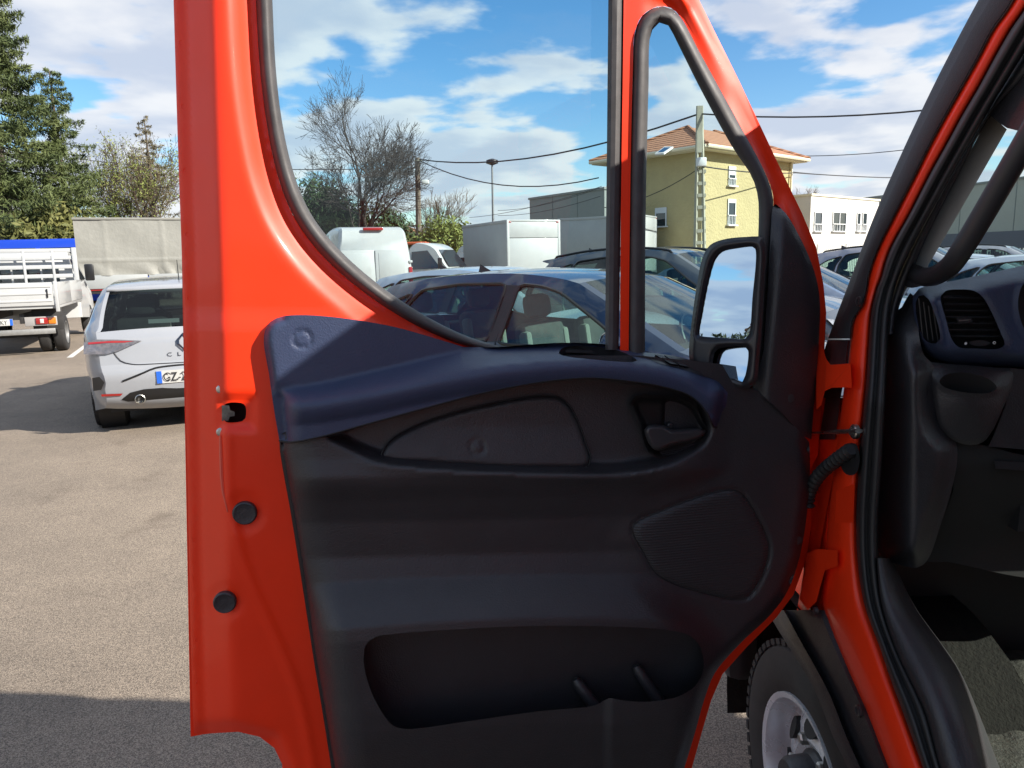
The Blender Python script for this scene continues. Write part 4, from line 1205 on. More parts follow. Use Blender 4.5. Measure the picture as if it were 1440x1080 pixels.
        by2 = spec['doors'][0][0]
        for sx_ in (-0.37, 0.37):
            for (yy, tilt) in ((by2 + 0.12, 0.16), (y0 + 0.42, 0.14)):
                m = MB(); mt = Matrix.Translation((sx_, yy, 0.45)) @ Matrix.Rotation(tilt, 4, 'X')
                m.bbox((-0.25, -0.07, 0.0), (0.25, 0.07, belt - 0.45 + 0.12), 0.06, mt); so = m.build('seat_back', SEATL, root)
                m = MB(); m.bbox((-0.26, -0.01, 0.06), (-0.19, 0.085, belt - 0.45 + 0.06), 0.03, mt); m.bbox((0.19, -0.01, 0.06), (0.26, 0.085, belt - 0.45 + 0.06), 0.03, mt)
                m2 = MB(); m2.bbox((-0.26, -0.01, 0.06), (-0.19, 0.085, belt - 0.45 + 0.06), 0.03, mt); m2.build('seat_bolster', SEATP, so)
                m2 = MB(); m2.bbox((0.19, -0.01, 0.06), (0.26, 0.085, belt - 0.45 + 0.06), 0.03, mt); m2.build('seat_bolster', SEATP, so)
                m = MB(); m.bbox((-0.13, -0.05, belt - 0.45 + 0.15), (0.13, 0.06, belt - 0.45 + 0.33), 0.05, mt); m.build('headrest', SEATL, so)
        m = MB(); c = Vector((-0.37, y1 - 0.24, belt - 0.03)); ring = [c + Vector((0.18*math.cos(a_), -0.08*math.sin(a_), 0.17*math.sin(a_))) for a_ in np.linspace(0, 2*math.pi, 21)]
        m.tube(ring, 0.014, 6, cap=False); m.build('steering_wheel', TRIMB, root)
    # shark fin aerial, roof rails, lamps
    m = MB(); ry_ = spec['seg'][3][1][2][0] + 0.12; rz_ = interp(ry_, pa[:, 0][np.argsort(pa[:, 0])], pa[:, 1][np.argsort(pa[:, 0])])
    zt = max(q[1] for q in spec['seg'][3][1] if abs(q[0] - ry_) < 0.45) - 0.01
    if rear != 'rod':
        m.add([(-0.03,ry_,zt),(0.03,ry_,zt),(0.0,ry_+0.16,zt+0.01),(0.0,ry_+0.0,zt+0.085)], [(0,1,3),(1,2,3),(2,0,3),(0,2,1)]); m.build('roof_aerial', TRIMB, root, smooth=False)
    if spec.get('rails'):
        for sgn in (-1, 1):
            sel = [q_ for q_ in segs[3][1] if 0.55 < q_[0] < 2.35]; gs = hw(np.array([q_[0] for q_ in sel]), np.array([q_[1] for q_ in sel]))
            pts = [(sgn*(float(g_) - 0.035), y, z + 0.022) for g_, (y, z) in zip(gs, sel)]
            pts = [(pts[0][0], pts[0][1] - 0.05, pts[0][2] - 0.05)] + pts + [(pts[-1][0], pts[-1][1] + 0.05, pts[-1][2] - 0.05)]
            m = MB(); m.tube(pts, 0.017, 8); m.build('roof_rail', TRIMB, root)
    # lamps lie on the corners: rear and front
    rp = np.array(segs[0][1] + segs[1][1][1:] + segs[2][1][1:]); fp_ = np.array(segs[5][1][3:] + segs[6][1][1:])
    def yrear(x, z):
        gy = np.interp(z, rp[:, 1], rp[:, 0]); gg = hw(gy, z)
        return gy - 0.05*crown(np.clip(x/gg, -1, 1))*1.0
    def yfront(x, z):
        gy = np.interp(z, fp_[::-1, 1], fp_[::-1, 0]); gg = hw(gy, z)
        return gy + 0.05*crown(np.clip(x/gg, -1, 1))
    root_fn = dict(yrear=yrear, hw=hw, yfront=yfront)
    zl = spec['seg'][1][1][1][1]
    for sgn in (-1, 1):
        hh = float(hw(np.array([0.08]), np.array([zl]))[0])
        if rear is None:
            poly = [(sgn*hh*0.99, zl - 0.06), (sgn*hh*0.99, zl + 0.09), (sgn*hh*0.70, zl + 0.08), (sgn*hh*0.55, zl + 0.04), (sgn*hh*0.70, zl - 0.05)]
            relief('tail_lamp', poly if sgn > 0 else poly[::-1], lambda x, z: 0*x, lambda x, z, h: Vector((x, float(yrear(np.array([x]), np.array([z]))[0]) - 0.006, z)), TAIL, root, step=0.06)
        zf = spec['seg'][6][1][1][1] + 0.02
        hf = float(hw(np.array([L - 0.15]), np.array([zf]))[0])
        poly = [(sgn*hf*0.98, zf - 0.02), (sgn*hf*0.98, zf + 0.08), (sgn*hf*0.62, zf + 0.03), (sgn*hf*0.60, zf - 0.05)]
        relief('head_lamp', poly if sgn > 0 else poly[::-1], lambda x, z: 0*x, lambda x, z, h: Vector((x, float(yfront(np.array([x]), np.array([z]))[0]) + 0.006, z)), LAMPG, root, step=0.06)
    m = MB(); m.box((-H2 + 0.2, 0.25, 0.20), (H2 - 0.2, L - 0.25, 0.25)); m.build('underbody', DEEP, root, smooth=False)
    return root, root_fn
def place(root, loc, heading):
    """heading: direction of travel (x, y); the model's tail end sits at the local origin"""
    root.location = loc
    root.rotation_euler = (0, 0, math.atan2(heading[1], heading[0]) - math.pi/2)
    return root
def copy_thing(root):
    c = root.copy(); C.objects.link(c)
    for ch in list(root.children):
        k = ch.copy(); C.objects.link(k); k.parent = c
        for g in list(ch.children):
            q = g.copy(); C.objects.link(q); q.parent = k
    return c
def text(name, body, size, fn, mat, parent, ex=0.001, sx=1.0):
    """lettering as mesh; fn(x, z, h) places the flat letters"""
    cu = bpy.data.curves.new(name, 'FONT')
    cu.body = body; cu.size = size; cu.align_x = 'LEFT'; cu.resolution_u = 3
    tmp = bpy.data.objects.new('tmp', cu); C.objects.link(tmp)
    dg = bpy.context.evaluated_depsgraph_get()
    me = bpy.data.meshes.new_from_object(tmp.evaluated_get(dg))
    bpy.data.objects.remove(tmp); bpy.data.curves.remove(cu)
    vs_ = [fn(v.co.x*sx, v.co.y, 0.0) for v in me.vertices]
    fs = [tuple(p.vertices) for p in me.polygons]
    bpy.data.meshes.remove(me)
    return mesh(name, vs_, fs, mat, parent, smooth=False)

# ---- the white hatchback with its tail towards us
clio, cf = car('hatchback_car', HATCH, paint('white_car_paint', (0.30, 0.315, 0.34)), 2, rear='rod', glassm=glass('privacy_glass', (0.26, 0.33, 0.32)), rwin=0.95)
yr = cf['yrear']
def RS(x, z, h=0.0): return Vector((x, float(yr(np.array([x]), np.array([z]))[0]) - 0.004 - h, z))
tag(clio, 'white hatchback car parked tail first beside the red van door edge', 'car')
for sgn in (-1, 1):
    lp = [(sgn*0.845, 0.80), (sgn*0.835, 0.905), (sgn*0.72, 0.925), (sgn*0.55, 0.915), (sgn*0.36, 0.895), (sgn*0.43, 0.865), (sgn*0.56, 0.81), (sgn*0.66, 0.785)]
    tl = relief('tail_lamp', lp if sgn > 0 else lp[::-1], lambda x, z: 0.012 + 0*x, RS, M('smoked_lamp', (0.07, 0.07, 0.08), 0.10, coat=1.0, col2=(0.16, 0.15, 0.16), vscale=30), clio, step=0.04, back=-0.01)
    lp = [(sgn*0.80, 0.885), (sgn*0.80, 0.903), (sgn*0.60, 0.908), (sgn*0.42, 0.896), (sgn*0.50, 0.886), (sgn*0.66, 0.890)]
    relief('lamp_strip', lp if sgn > 0 else lp[::-1], lambda x, z: 0.015 + 0*x, RS, TAIL, tl, step=0.04)
    lp = [(sgn*0.80, 0.455), (sgn*0.795, 0.58), (sgn*0.735, 0.585), (sgn*0.70, 0.53), (sgn*0.735, 0.46)]
    vn = relief('bumper_vent', lp if sgn > 0 else lp[::-1], lambda x, z: 0.004 + 0*x, RS, TRIMB, clio, step=0.04)
    lp = [(sgn*0.74, 0.395), (sgn*0.74, 0.418), (sgn*0.56, 0.412), (sgn*0.58, 0.39)]
    relief('reflector', lp if sgn > 0 else lp[::-1], lambda x, z: 0.004 + 0*x, RS, TAIL, clio, step=0.04)
relief('bumper_valance', [(-0.62,0.262),(-0.57,0.36),(-0.50,0.415),(-0.38,0.44),(0.38,0.44),(0.50,0.415),(0.57,0.36),(0.62,0.262)], lambda x, z: 0.006 + 0*x, RS, TRIMB, clio, step=0.05)
m = MB(); e = RS(-0.42, 0.345); m.lathe(e + Vector((0, 0.05, 0)), (0, -1, 0), [(0,0.03),(0.02,0.046),(0.075,0.046),(0.078,0.040),(0.03,0.038),(0.03,0.001)], 20, cap=False); m.build('exhaust', STEEL, clio)
for pts in ([(-0.60,0.80),(-0.55,0.72),(-0.46,0.682),(-0.25,0.672),(0.25,0.672),(0.46,0.682),(0.55,0.72),(0.60,0.80)], [(-0.55,0.53),(-0.36,0.60),(-0.26,0.635),(0.26,0.635),(0.36,0.60),(0.55,0.53)]):
    cp = curve(pts, 0.04); m = MB(); m.tube([RS(x, z, -0.001) for x, z in cp], 0.0055 if pts[0][1] > 0.6 else 0.009, 5); m.build('tailgate_gap', TRIMB, clio)
m = MB(); m.prism([(-0.26,0.485),(0.26,0.485),(0.26,0.605),(-0.26,0.605)], RS, 0.010, -0.004); pl = m.build('number_plate', PLATE, clio, smooth=False)
m = MB(); m.prism([(-0.26,0.487),(-0.215,0.487),(-0.215,0.603),(-0.26,0.603)], RS, 0.012, 0.0); m.build('plate_band', EUBLUE, pl, smooth=False)
text('plate_lettering', 'GZ-2', 0.118, lambda x, z, h: RS(-0.205 + x, 0.506 + z, 0.0125), INK, pl, sx=0.78)
for o_, i_ in ((0.085, 0.060),):
    v, f = [], []
    rh = [(0, o_), (0.060, 0.02), (0.060, -0.02), (0, -o_), (-0.060, -0.02), (-0.060, 0.02)]; ri = [(x*0.62, z*0.72) for x, z in rh]
    v = [RS(x, 0.865 + z, 0.014) for x, z in rh] + [RS(x, 0.865 + z, 0.014) for x, z in ri]
    mesh('badge', v, [(i, (i+1) % 6, 6+(i+1) % 6, 6+i) for i in range(6)], M('dark_chrome', (0.12,0.12,0.13), 0.2, metal=1.0), clio, smooth=False)
ctx = [('C', -0.155), ('L', -0.065), ('I', 0.03), ('O', 0.085)]
for ch, x0 in ctx:
    text('model_letter', ch, 0.052, lambda x, z, h, x0=x0: RS(x0 + x, 0.735 + z, 0.003), MATS['dark_chrome'], clio, sx=1.3)
m = MB(); m.prism([(-0.29,1.045),(-0.02,1.045),(-0.02,1.082),(-0.29,1.082)], RS, 0.006, 0.003); m.build('window_sticker', PLATE, clio, smooth=False)
m = MB(); m.lathe((0.0, 0.75, 1.425), (0, 0, 1), [(0,0.028),(0.012,0.022),(0.016,0.008)], 12); m.tube([(0,0.75,1.435),(0,0.64,1.64)], [0.005,0.003], 6); m.build('rod_aerial', TRIMB, clio)
HC = Vector((-math.sin(R(23)), math.cos(R(23)), 0))
RCX = Vector((HC.y, -HC.x, 0))
wl_ = PZ(155, 599)                       # where the left rear tyre meets the ground
place(clio, wl_ + RCX*0.76 - HC*0.62, HC)

# ---- cars in the rows ahead
HB = Vector((0.76, -0.65, 0)).normalized()
RB = Vector((HB.y, -HB.x, 0))
blue, _ = car('hatchback_car', COMPACT, paint('blue_car_paint', (0.010, 0.021, 0.052), 0.35), 2)
tag(blue, 'dark blue hatchback car seen broadside through the door window', 'car')
sb_ = PZ(690, 482, 0.99)
place(blue, Vector((sb_.x, sb_.y, 0)) - RB*0.90 - HB*1.98, HB)
suv, _ = car('crossover_car', CROSS, paint('grey_car_paint', (0.075, 0.09, 0.105), 0.5), 2)
tag(suv, 'grey crossover car with roof rails parked just behind the dark blue hatchback', 'car')
q = PY(724, 372, 10.6)
place(suv, Vector((q.x, q.y, 0)) - RB*0.80, HB)
lt, _ = car('hatchback_car', COMPACT, paint('pale_blue_car_paint', (0.40, 0.46, 0.54), 0.2), 1)
tag(lt, 'pale car whose roof shows behind the tail of the dark blue hatchback', 'car')
place(lt, blue.location + Vector((0.65, 0.76, 0))*2.05 - HB*2.6, HB)
sv2, _ = car('crossover_car', CROSS, paint('silver_car_paint', (0.36, 0.37, 0.41), 0.45), 2)
tag(sv2, 'silver crossover car parked in front of the white low building', 'car')
q = PY(1152, 356, 15.5); place(sv2, (q.x - 0.3, q.y, 0), HB)
dk, _ = car('hatchback_car', COMPACT, paint('steel_blue_car_paint', (0.16, 0.21, 0.29), 0.4), 2)
tag(dk, 'steel blue hatchback car parked beside the silver crossover', 'car')
q = PY(1172, 400, 10.8); place(dk, (q.x - 2.3, q.y + 1.9, 0), HB)
for k, (px, yy, src, lab) in enumerate(((1356, 15.6, lt, 'pale hatchback car seen through the windscreen under the grab handle'), (1505, 10.6, lt, 'pale hatchback car seen through the windscreen beside the instrument hood'), (1395, 19.5, sv2, 'silver crossover car seen through the windscreen in front of the railing'))):
    c = copy_thing(src); c['label'] = lab; c['group'] = 'cars seen through the windscreen'
    q = PY(px, 360, yy); place(c, (q.x - 1.5, q.y + 1.3, 0), HB)
# ================================================================ ground
am = bpy.data.materials.new('asphalt'); am.use_nodes = True
t = am.node_tree; b = t.nodes['Principled BSDF']; b.inputs['Roughness'].default_value = 0.88
co = t.nodes.new('ShaderNodeTexCoord')
def tn(scale, detail=4.0, rough=0.6):
    n = t.nodes.new('ShaderNodeTexNoise'); n.inputs['Scale'].default_value = scale; n.inputs['Detail'].default_value = detail; n.inputs['Roughness'].default_value = rough
    t.links.new(co.outputs['Object'], n.inputs['Vector']); return n.outputs['Fac']
vo = t.nodes.new('ShaderNodeTexVoronoi'); vo.inputs['Scale'].default_value = 300.0; t.links.new(co.outputs['Object'], vo.inputs['Vector'])
rp_ = t.nodes.new('ShaderNodeValToRGB')
rp_.color_ramp.elements[0].position = 0.10; rp_.color_ramp.elements[0].color = (0.125, 0.103, 0.085, 1)
rp_.color_ramp.elements[1].position = 0.90; rp_.color_ramp.elements[1].color = (0.40, 0.335, 0.265, 1)
e = rp_.color_ramp.elements.new(0.5); e.color = (0.255, 0.210, 0.166, 1)
sp = t.nodes.new('ShaderNodeSeparateColor'); t.links.new(vo.outputs['Color'], sp.inputs[0])
t.links.new(sp.outputs[0], rp_.inputs[0])
mx = t.nodes.new('ShaderNodeMixRGB'); mx.blend_type = 'MULTIPLY'; mx.inputs[0].default_value = 1.0
t.links.new(rp_.outputs[0], mx.inputs[1])
cr2 = t.nodes.new('ShaderNodeValToRGB'); cr2.color_ramp.elements[0].position = 0.3; cr2.color_ramp.elements[0].color = (0.62, 0.61, 0.60, 1); cr2.color_ramp.elements[1].position = 0.7; cr2.color_ramp.elements[1].color = (1.12, 1.10, 1.06, 1)
t.links.new(tn(0.55, 10.0, 0.72), cr2.inputs[0]); t.links.new(cr2.outputs[0], mx.inputs[2])
sp2 = t.nodes.new('ShaderNodeValToRGB'); sp2.color_ramp.elements[0].position = 0.60; sp2.color_ramp.elements[0].color = (1, 1, 1, 1); sp2.color_ramp.elements[1].position = 0.74; sp2.color_ramp.elements[1].color = (0.62, 0.60, 0.58, 1)
t.links.new(tn(1.9, 5.0, 0.55), sp2.inputs[0])
mx3 = t.nodes.new('ShaderNodeMixRGB'); mx3.blend_type = 'MULTIPLY'; mx3.inputs[0].default_value = 0.8
t.links.new(mx.outputs[0], mx3.inputs[1]); t.links.new(sp2.outputs[0], mx3.inputs[2])
t.links.new(mx3.outputs[0], b.inputs['Base Color'])
bp = t.nodes.new('ShaderNodeBump'); bp.inputs['Strength'].default_value = 0.55; bp.inputs['Distance'].default_value = 0.004
t.links.new(vo.outputs['Distance'], bp.inputs['Height']); t.links.new(bp.outputs[0], b.inputs['Normal'])
g = mesh('ground', [(-1500,-1500,0),(1500,-1500,0),(1500,1500,0),(-1500,1500,0)], [(0,1,2,3)], am, smooth=False); tag(g, kind='structure')
LINE = M('worn_road_paint', (0.62, 0.61, 0.57), 0.8, var=0.25, vscale=30)
def line_mark(p, q_, wd=0.10):
    p, q_ = Vector(p), Vector(q_); d = (q_-p).normalized(); nn = Vector((-d.y, d.x, 0))*wd/2
    o = mesh('parking_line', [p+nn, p-nn, q_-nn, q_+nn], [(0,1,2,3)], LINE, smooth=False)
    for v in o.data.vertices: v.co.z = 0.004
    return tag(o, kind='structure')
a_ = PZ(98, 503); line_mark(a_, a_ + HC*5.0)
a_ = PZ(98, 503) + RCX*2.6; line_mark(a_, a_ + HC*5.0)
a_ = PZ(98, 503) - RCX*2.6; line_mark(a_, a_ + HC*5.0)

# ================================================================ trucks and vans
WHITE = M('white_truck_paint', (0.43, 0.44, 0.44), 0.4, coat=0.5, var=0.05, vscale=3, rvar=0.08)
GREYB = M('grey_box_panel', (0.33, 0.35, 0.35), 0.5, var=0.05, vscale=2)
WGL = M('dark_vehicle_glass', (0.02, 0.03, 0.035), 0.06, coat=1.0)
CHAS = M('chassis_black', (0.025, 0.024, 0.024), 0.7, var=0.3, vscale=10)
AMBER = M('lamp_amber', (0.65, 0.18, 0.01), 0.2, coat=1.0)
TW = (CARWHEEL[0], M('grey_rim', (0.22,0.22,0.22), 0.5, metal=0.5), TRIMB)
def bx(name, lo, hi, mat, parent, bev=0.01):
    m = MB(); m.bbox(lo, hi, bev); return m.build(name, mat, parent)
def truck_cab(root, y0, W, mat, rearwin=True, zs=1.0):
    """chassis cab ahead of y0"""
    H2 = W/2
    prof = [(0,0.55),(0,1.55),(0.05,2.05),(0.30,2.22),(0.75,2.18),(1.05,2.02),(1.55,1.35),(2.15,1.12),(2.30,0.95),(2.32,0.45),(2.0,0.42)]
    m = MB(); v = []
    pr = curve(prof, 0.12)
    n = len(pr)
    for s_ in (-1, -0.92, 0.92, 1):
        for (y, z) in pr:
            ins = 0.20*max(0, z - 1.3)
            e = 0.03 if abs(s_) == 1 else 0.0
            v.append((s_*(H2 - ins), y0 + y*(1 - e*0.3) + (e if y < 0.2 else -e), (z - (e if z > 1.8 else 0))*zs))
    f = []
    for k in range(3):
        for i in range(n):
            f.append((k*n+i, k*n+(i+1) % n, (k+1)*n+(i+1) % n, (k+1)*n+i))
    f += [tuple(range(n))[::-1], tuple(range(3*n, 4*n))]
    m.add(v, f); cab = m.build('cab', mat, root, angle=40)
    for sgn in (-1, 1):
        q_ = [(0.15,1.32),(0.16,1.92),(0.75,1.96),(1.28,1.34)]
        m = MB(); m.add([(sgn*(H2 - 0.20*(z-1.3) + 0.004), y0 + y, z) for y, z in q_], [(0,1,2,3)]); m.build('side_window', WGL, root, smooth=False)
        bx('cab_mirror', (sgn*(H2+0.02) - 0.02 + (0 if sgn > 0 else -0.16), y0 + 1.25, 1.30), (sgn*(H2+0.02) + 0.02 + (0.16 if sgn > 0 else 0), y0 + 1.35, 1.70), TRIMB, root, 0.03)
    if rearwin:
        for (x0, x1) in ((-0.62, -0.30), (-0.26, 0.26), (0.30, 0.62)):
            bx('rear_window', (x0, y0 - 0.012, 1.46*zs), (x1, y0 + 0.02, 1.86*zs), WGL, root, 0.008)
    m = MB(); q_ = [(1.10,1.98),(1.52,1.40)]
    m.add([(-H2+0.28, y0+q_[0][0]+0.02, q_[0][1]), (H2-0.28, y0+q_[0][0]+0.02, q_[0][1]), (H2-0.12, y0+q_[1][0]+0.03, q_[1][1]), (-H2+0.12, y0+q_[1][0]+0.03, q_[1][1])], [(0,1,2,3)]); m.build('windscreen', WGL, root, smooth=False)
    return cab
def axles(root, W, rear_y, front_y, dual=True, r=0.36):
    for sgn in (-1, 1):
        wheel('wheel', (sgn*(W/2 - 0.13), rear_y, r), r, 0.21, root, side=sgn, mats=TW, detail=False)
        if dual: wheel('wheel', (sgn*(W/2 - 0.38), rear_y, r), r, 0.21, root, side=sgn, mats=TW, detail=False)
        wheel('wheel', (sgn*(W/2 - 0.15), front_y, r), r, 0.21, root, side=sgn, mats=TW, detail=False)
    bx('axle', (-W/2+0.2, rear_y-0.06, r-0.06), (W/2-0.2, rear_y+0.06, r+0.06), CHAS, root)

# flatbed truck
fb = empty('flatbed_truck')
tag(fb, 'white flatbed truck with slatted headboard and closed tailgate, rear lamps facing us', 'truck')
W = 2.05; BL_ = 3.4; zf = 0.95
bx('bed_floor', (-W/2, 0.03, zf-0.08), (W/2, BL_, zf), WHITE, fb)
bx('tailgate', (-W/2+0.05, -0.01, zf-0.02), (W/2-0.05, 0.03, zf+0.40), WHITE, fb, 0.008)
for k in range(3): bx('tailgate_rib', (-W/2+0.07, -0.022, zf+0.05+k*0.13), (W/2-0.07, -0.008, zf+0.09+k*0.13), WHITE, fb, 0.006)
for sgn in (-1, 1):
    for k in range(2):
        bx('side_board', (sgn*(W/2)-0.015, 0.06+k*1.67, zf-0.02), (sgn*(W/2)+0.015, 1.71+k*1.67, zf+0.40), WHITE, fb, 0.006)
    bx('corner_post', (sgn*(W/2)-0.03, -0.03, zf-0.14), (sgn*(W/2)+0.03, 0.05, zf+0.42), WHITE, fb, 0.008)
    bx('headboard_post', (sgn*(W/2-0.05)-0.045, BL_-0.08, zf-0.1), (sgn*(W/2-0.05)+0.045, BL_+0.02, 2.06), WHITE, fb, 0.01)
    bx('latch', (sgn*(W/2-0.14)-0.012, -0.03, zf+0.12), (sgn*(W/2-0.14)+0.012, -0.01, zf+0.28), TRIMB, fb, 0.005)
    m = MB(); lb = bx('lamp_board', (sgn*0.70-0.26, 0.18, 0.55), (sgn*0.70+0.26, 0.22, 0.72), M('lamp_board_grey', (0.33,0.32,0.31), 0.6), fb)
    bx('lamp_red', (sgn*0.72-0.10, 0.155, 0.58), (sgn*0.72+0.10, 0.18, 0.70), TAIL, lb); bx('lamp_amber', (sgn*0.885-0.06, 0.155, 0.58), (sgn*0.885+0.06, 0.18, 0.70), AMBER, lb); bx('lamp_white', (sgn*0.72-0.03, 0.150, 0.60), (sgn*0.72+0.03, 0.156, 0.68), PLATE, lb)
    bx('mudguard', (sgn*(W/2-0.25)-0.25, 0.42, 0.45), (sgn*(W/2-0.25)+0.25, 0.46, 0.85), CHAS, fb)
    bx('chassis_rail', (sgn*0.40-0.04, 0.2, 0.60), (sgn*0.40+0.04, BL_+2.0, 0.78), CHAS, fb)
for z in (1.02, 1.40, 1.60, 1.80, 1.96): bx('headboard_bar', (-W/2+0.05, BL_-0.05, z), (W/2-0.05, BL_-0.01, z+0.085), WHITE, fb, 0.008)
for x in (-0.55, 0.0, 0.55): bx('headboard_upright', (x-0.025, BL_-0.062, 0.95), (x+0.025, BL_-0.052, 2.0), WHITE, fb, 0.004)
bx('underrun_bar', (-W/2+0.10, 0.10, 0.40), (W/2-0.10, 0.16, 0.50), M('galvanised', (0.30,0.30,0.29), 0.5, metal=0.6, var=0.2, vscale=12), fb)
pl = bx('number_plate', (-0.26, 0.16, 0.58), (0.26, 0.18, 0.70), PLATE, fb, 0.004)
m = MB(); m.box((0.215, 0.156, 0.582), (0.26, 0.159, 0.698)); m.build('plate_band', EUBLUE, pl, smooth=False)
text('plate_lettering', 'KY', 0.115, lambda x, z, h: Vector((0.06 + x, 0.157, 0.60 + z)), INK, pl, sx=0.78)
truck_cab(fb, BL_ + 0.12, 1.95, WHITE, True, 0.90)
axles(fb, W, 0.95, BL_ + 1.75)
q = PZ(96, 492)
place(fb, q - RCX*(W/2 - 0.05) - HC*0.95, HC)

# panel van, rear view
def panel_van(name, label, group=None):
    r_ = empty(name); tag(r_, label, 'van', group)
    L_, W_, H_ = 5.7, 2.0, 2.45
    prof = [(0.0,0.45),(0.0,1.55),(0.04,2.0),(0.10,2.40),(0.25,2.47),(3.6,2.50),(4.1,2.35),(4.85,1.45),(5.5,1.15),(5.7,0.9),(5.68,0.42)]
    pr = curve(prof, 0.2); n = len(pr)
    v, f = [], []
    ss = (-1, -0.97, -0.90, 0, 0.90, 0.97, 1)
    for s_ in ss:
        for (y, z) in pr:
            ins = 0.14*max(0, z - 1.25)/1.2
            e = (abs(s_) - 0.90)/0.10 if abs(s_) > 0.90 else 0.0
            v.append((s_*(W_/2 - ins), y + 0.10*e*e*(1 if y < 1 else -1 if y > 5 else 0), z - 0.09*e*e*(1 if z > 2.2 else 0)))
    for k in range(len(ss)-1):
        for i in range(n):
            f.append((k*n+i, k*n+(i+1) % n, (k+1)*n+(i+1) % n, (k+1)*n+i))
    f += [tuple(range(n))[::-1], tuple(range((len(ss)-1)*n, len(ss)*n))]
    mesh('van_body', v, f, WHITE, r_, True, 40)
    for sgn in (-1, 1):
        d_ = bx('rear_door', (0.015 if sgn > 0 else -0.86, -0.025, 0.55), (0.86 if sgn > 0 else -0.015, 0.01, 1.90), WHITE, r_, 0.012)
        bx('door_panel', (0.10 if sgn > 0 else -0.78, -0.034, 1.10), (0.78 if sgn > 0 else -0.10, -0.024, 1.82), WHITE, d_, 0.008)
        bx('tail_lamp', (sgn*0.93-0.05, -0.03, 0.95), (sgn*0.93+0.05, 0.03, 1.45), TAIL, r_, 0.02)
        bx('hinge_cover', (sgn*0.94-0.05, -0.02, 1.55), (sgn*0.94+0.05, 0.06, 1.62), WHITE, r_, 0.02)
        bx('side_panel', (sgn*0.985-0.012, 0.6, 0.95), (sgn*0.985+0.012, 3.3, 1.40), WHITE, r_, 0.01)
    bx('brake_lamp', (-0.26, 0.0, 2.40), (0.26, 0.10, 2.475), TAIL, r_, 0.02)
    bx('rear_bumper', (-0.95, -0.06, 0.36), (0.95, 0.10, 0.52), TRIMB, r_, 0.03)
    for sgn in (-1, 1):
        for wy in (1.0, 4.7): wheel('wheel', (sgn*0.88, wy, 0.34), 0.34, 0.2, r_, side=sgn, mats=TW, detail=False)
    return r_
pv = panel_van('panel_van', 'white high roof panel van standing before the trees, rear doors facing us')
q = PY(528, 384, 19.5); place(pv, (q.x, q.y, 0), Vector((-math.sin(R(19)), math.cos(R(19)), 0)))

# box trucks
def box_truck(name, label, L_, W_, H_, sheet):
    r_ = empty(name); tag(r_, label, 'truck', 'box trucks')
    bx('cargo_box', (-W_/2+0.02, 0.03, 0.95), (W_/2-0.02, L_, H_), GREYB, r_, 0.015)
    rd = bx('rear_shutter', (-W_/2+0.10, 0.0, 1.0), (W_/2-0.10, 0.04, H_-0.62), WHITE, r_, 0.01)
    bx('rear_header', (-W_/2+0.10, -0.005, H_-0.60), (W_/2-0.10, 0.04, H_-0.06), WHITE, r_, 0.01)
    for sgn in (-1, 1):
        bx('corner_profile', (sgn*(W_/2-0.05)-0.05, -0.012, 0.9), (sgn*(W_/2-0.05)+0.05, 0.06, H_+0.01), WHITE, r_, 0.015)
        bx('marker_lamp', (sgn*(W_/2-0.12)-0.05, -0.02, H_-0.09), (sgn*(W_/2-0.12)+0.05, 0.0, H_-0.05), TAIL, r_, 0.008)
        bx('top_rail', (sgn*(W_/2-0.03)-0.035, 0.05, H_-0.09), (sgn*(W_/2-0.03)+0.035, L_, H_+0.008), GREYB, r_, 0.01)
        bx('lower_rail', (sgn*(W_/2-0.03)-0.035, 0.05, 0.93), (sgn*(W_/2-0.03)+0.035, L_, 1.03), GREYB, r_, 0.01)
        bx('chassis_rail', (sgn*0.40-0.04, 0.1, 0.60), (sgn*0.40+0.04, L_+2.0, 0.9), CHAS, r_)
    bx('top_profile', (-W_/2+0.02, -0.010, H_-0.05), (W_/2-0.02, 0.06, H_+0.012), WHITE, r_, 0.012)
    bx('underrun_bar', (-W_/2+0.10, 0.05, 0.42), (W_/2-0.10, 0.12, 0.52), CHAS, r_)
    truck_cab(r_, L_ + 0.08, 1.95, WHITE, False)
    axles(r_, W_, 1.2, L_ + 1.7)
    return r_
HT = Vector((-math.sin(R(25)), math.cos(R(25)), 0)); RT = Vector((HT.y, -HT.x, 0))
b1 = box_truck('box_truck', 'white box truck with closed rear shutter left of the yellow house', 4.2, 2.1, 2.93, 0)
q = PY(713, 340, 26.0); place(b1, Vector((q.x, q.y, 0)) + RT*1.05, HT)
b2 = box_truck('box_truck', 'box truck with long grey side standing in front of the yellow house', 3.7, 2.1, 3.25, 0)
H2_ = Vector((-math.sin(R(62)), math.cos(R(62)), 0)); R2_ = Vector((H2_.y, -H2_.x, 0))
q = PY(902, 330, 30.4); place(b2, Vector((q.x, q.y, 0)) + R2_*1.05, H2_)
# small chassis cab with an orange beacon bar
sc_ = empty('chassis_cab_truck'); tag(sc_, 'small white truck cab with orange load on its roof beside the panel van', 'truck')
truck_cab(sc_, 0, 1.95, WHITE); bx('load_rack', (-0.9, -2.8, 0.9), (0.9, -0.15, 1.0), CHAS, sc_)
for k in range(5):
    x = -0.5 + 0.2*k
    bx('orange_rail', (x-0.04, -1.8, 2.20 + 0.02*(k % 3)), (x+0.04, 0.3, 2.25 + 0.02*(k % 3)), M('orange_rail_paint', (0.62,0.12,0.04), 0.5), sc_)
for sgn in (-1, 1):
    bx('rack_post', (sgn*0.85-0.03, -1.75, 0.98), (sgn*0.85+0.03, -1.69, 2.24), CHAS, sc_)
    bx('chassis_rail', (sgn*0.4-0.04, -2.8, 0.6), (sgn*0.4+0.04, 2.0, 0.8), CHAS, sc_)
axles(sc_, 2.0, -1.6, 1.7)
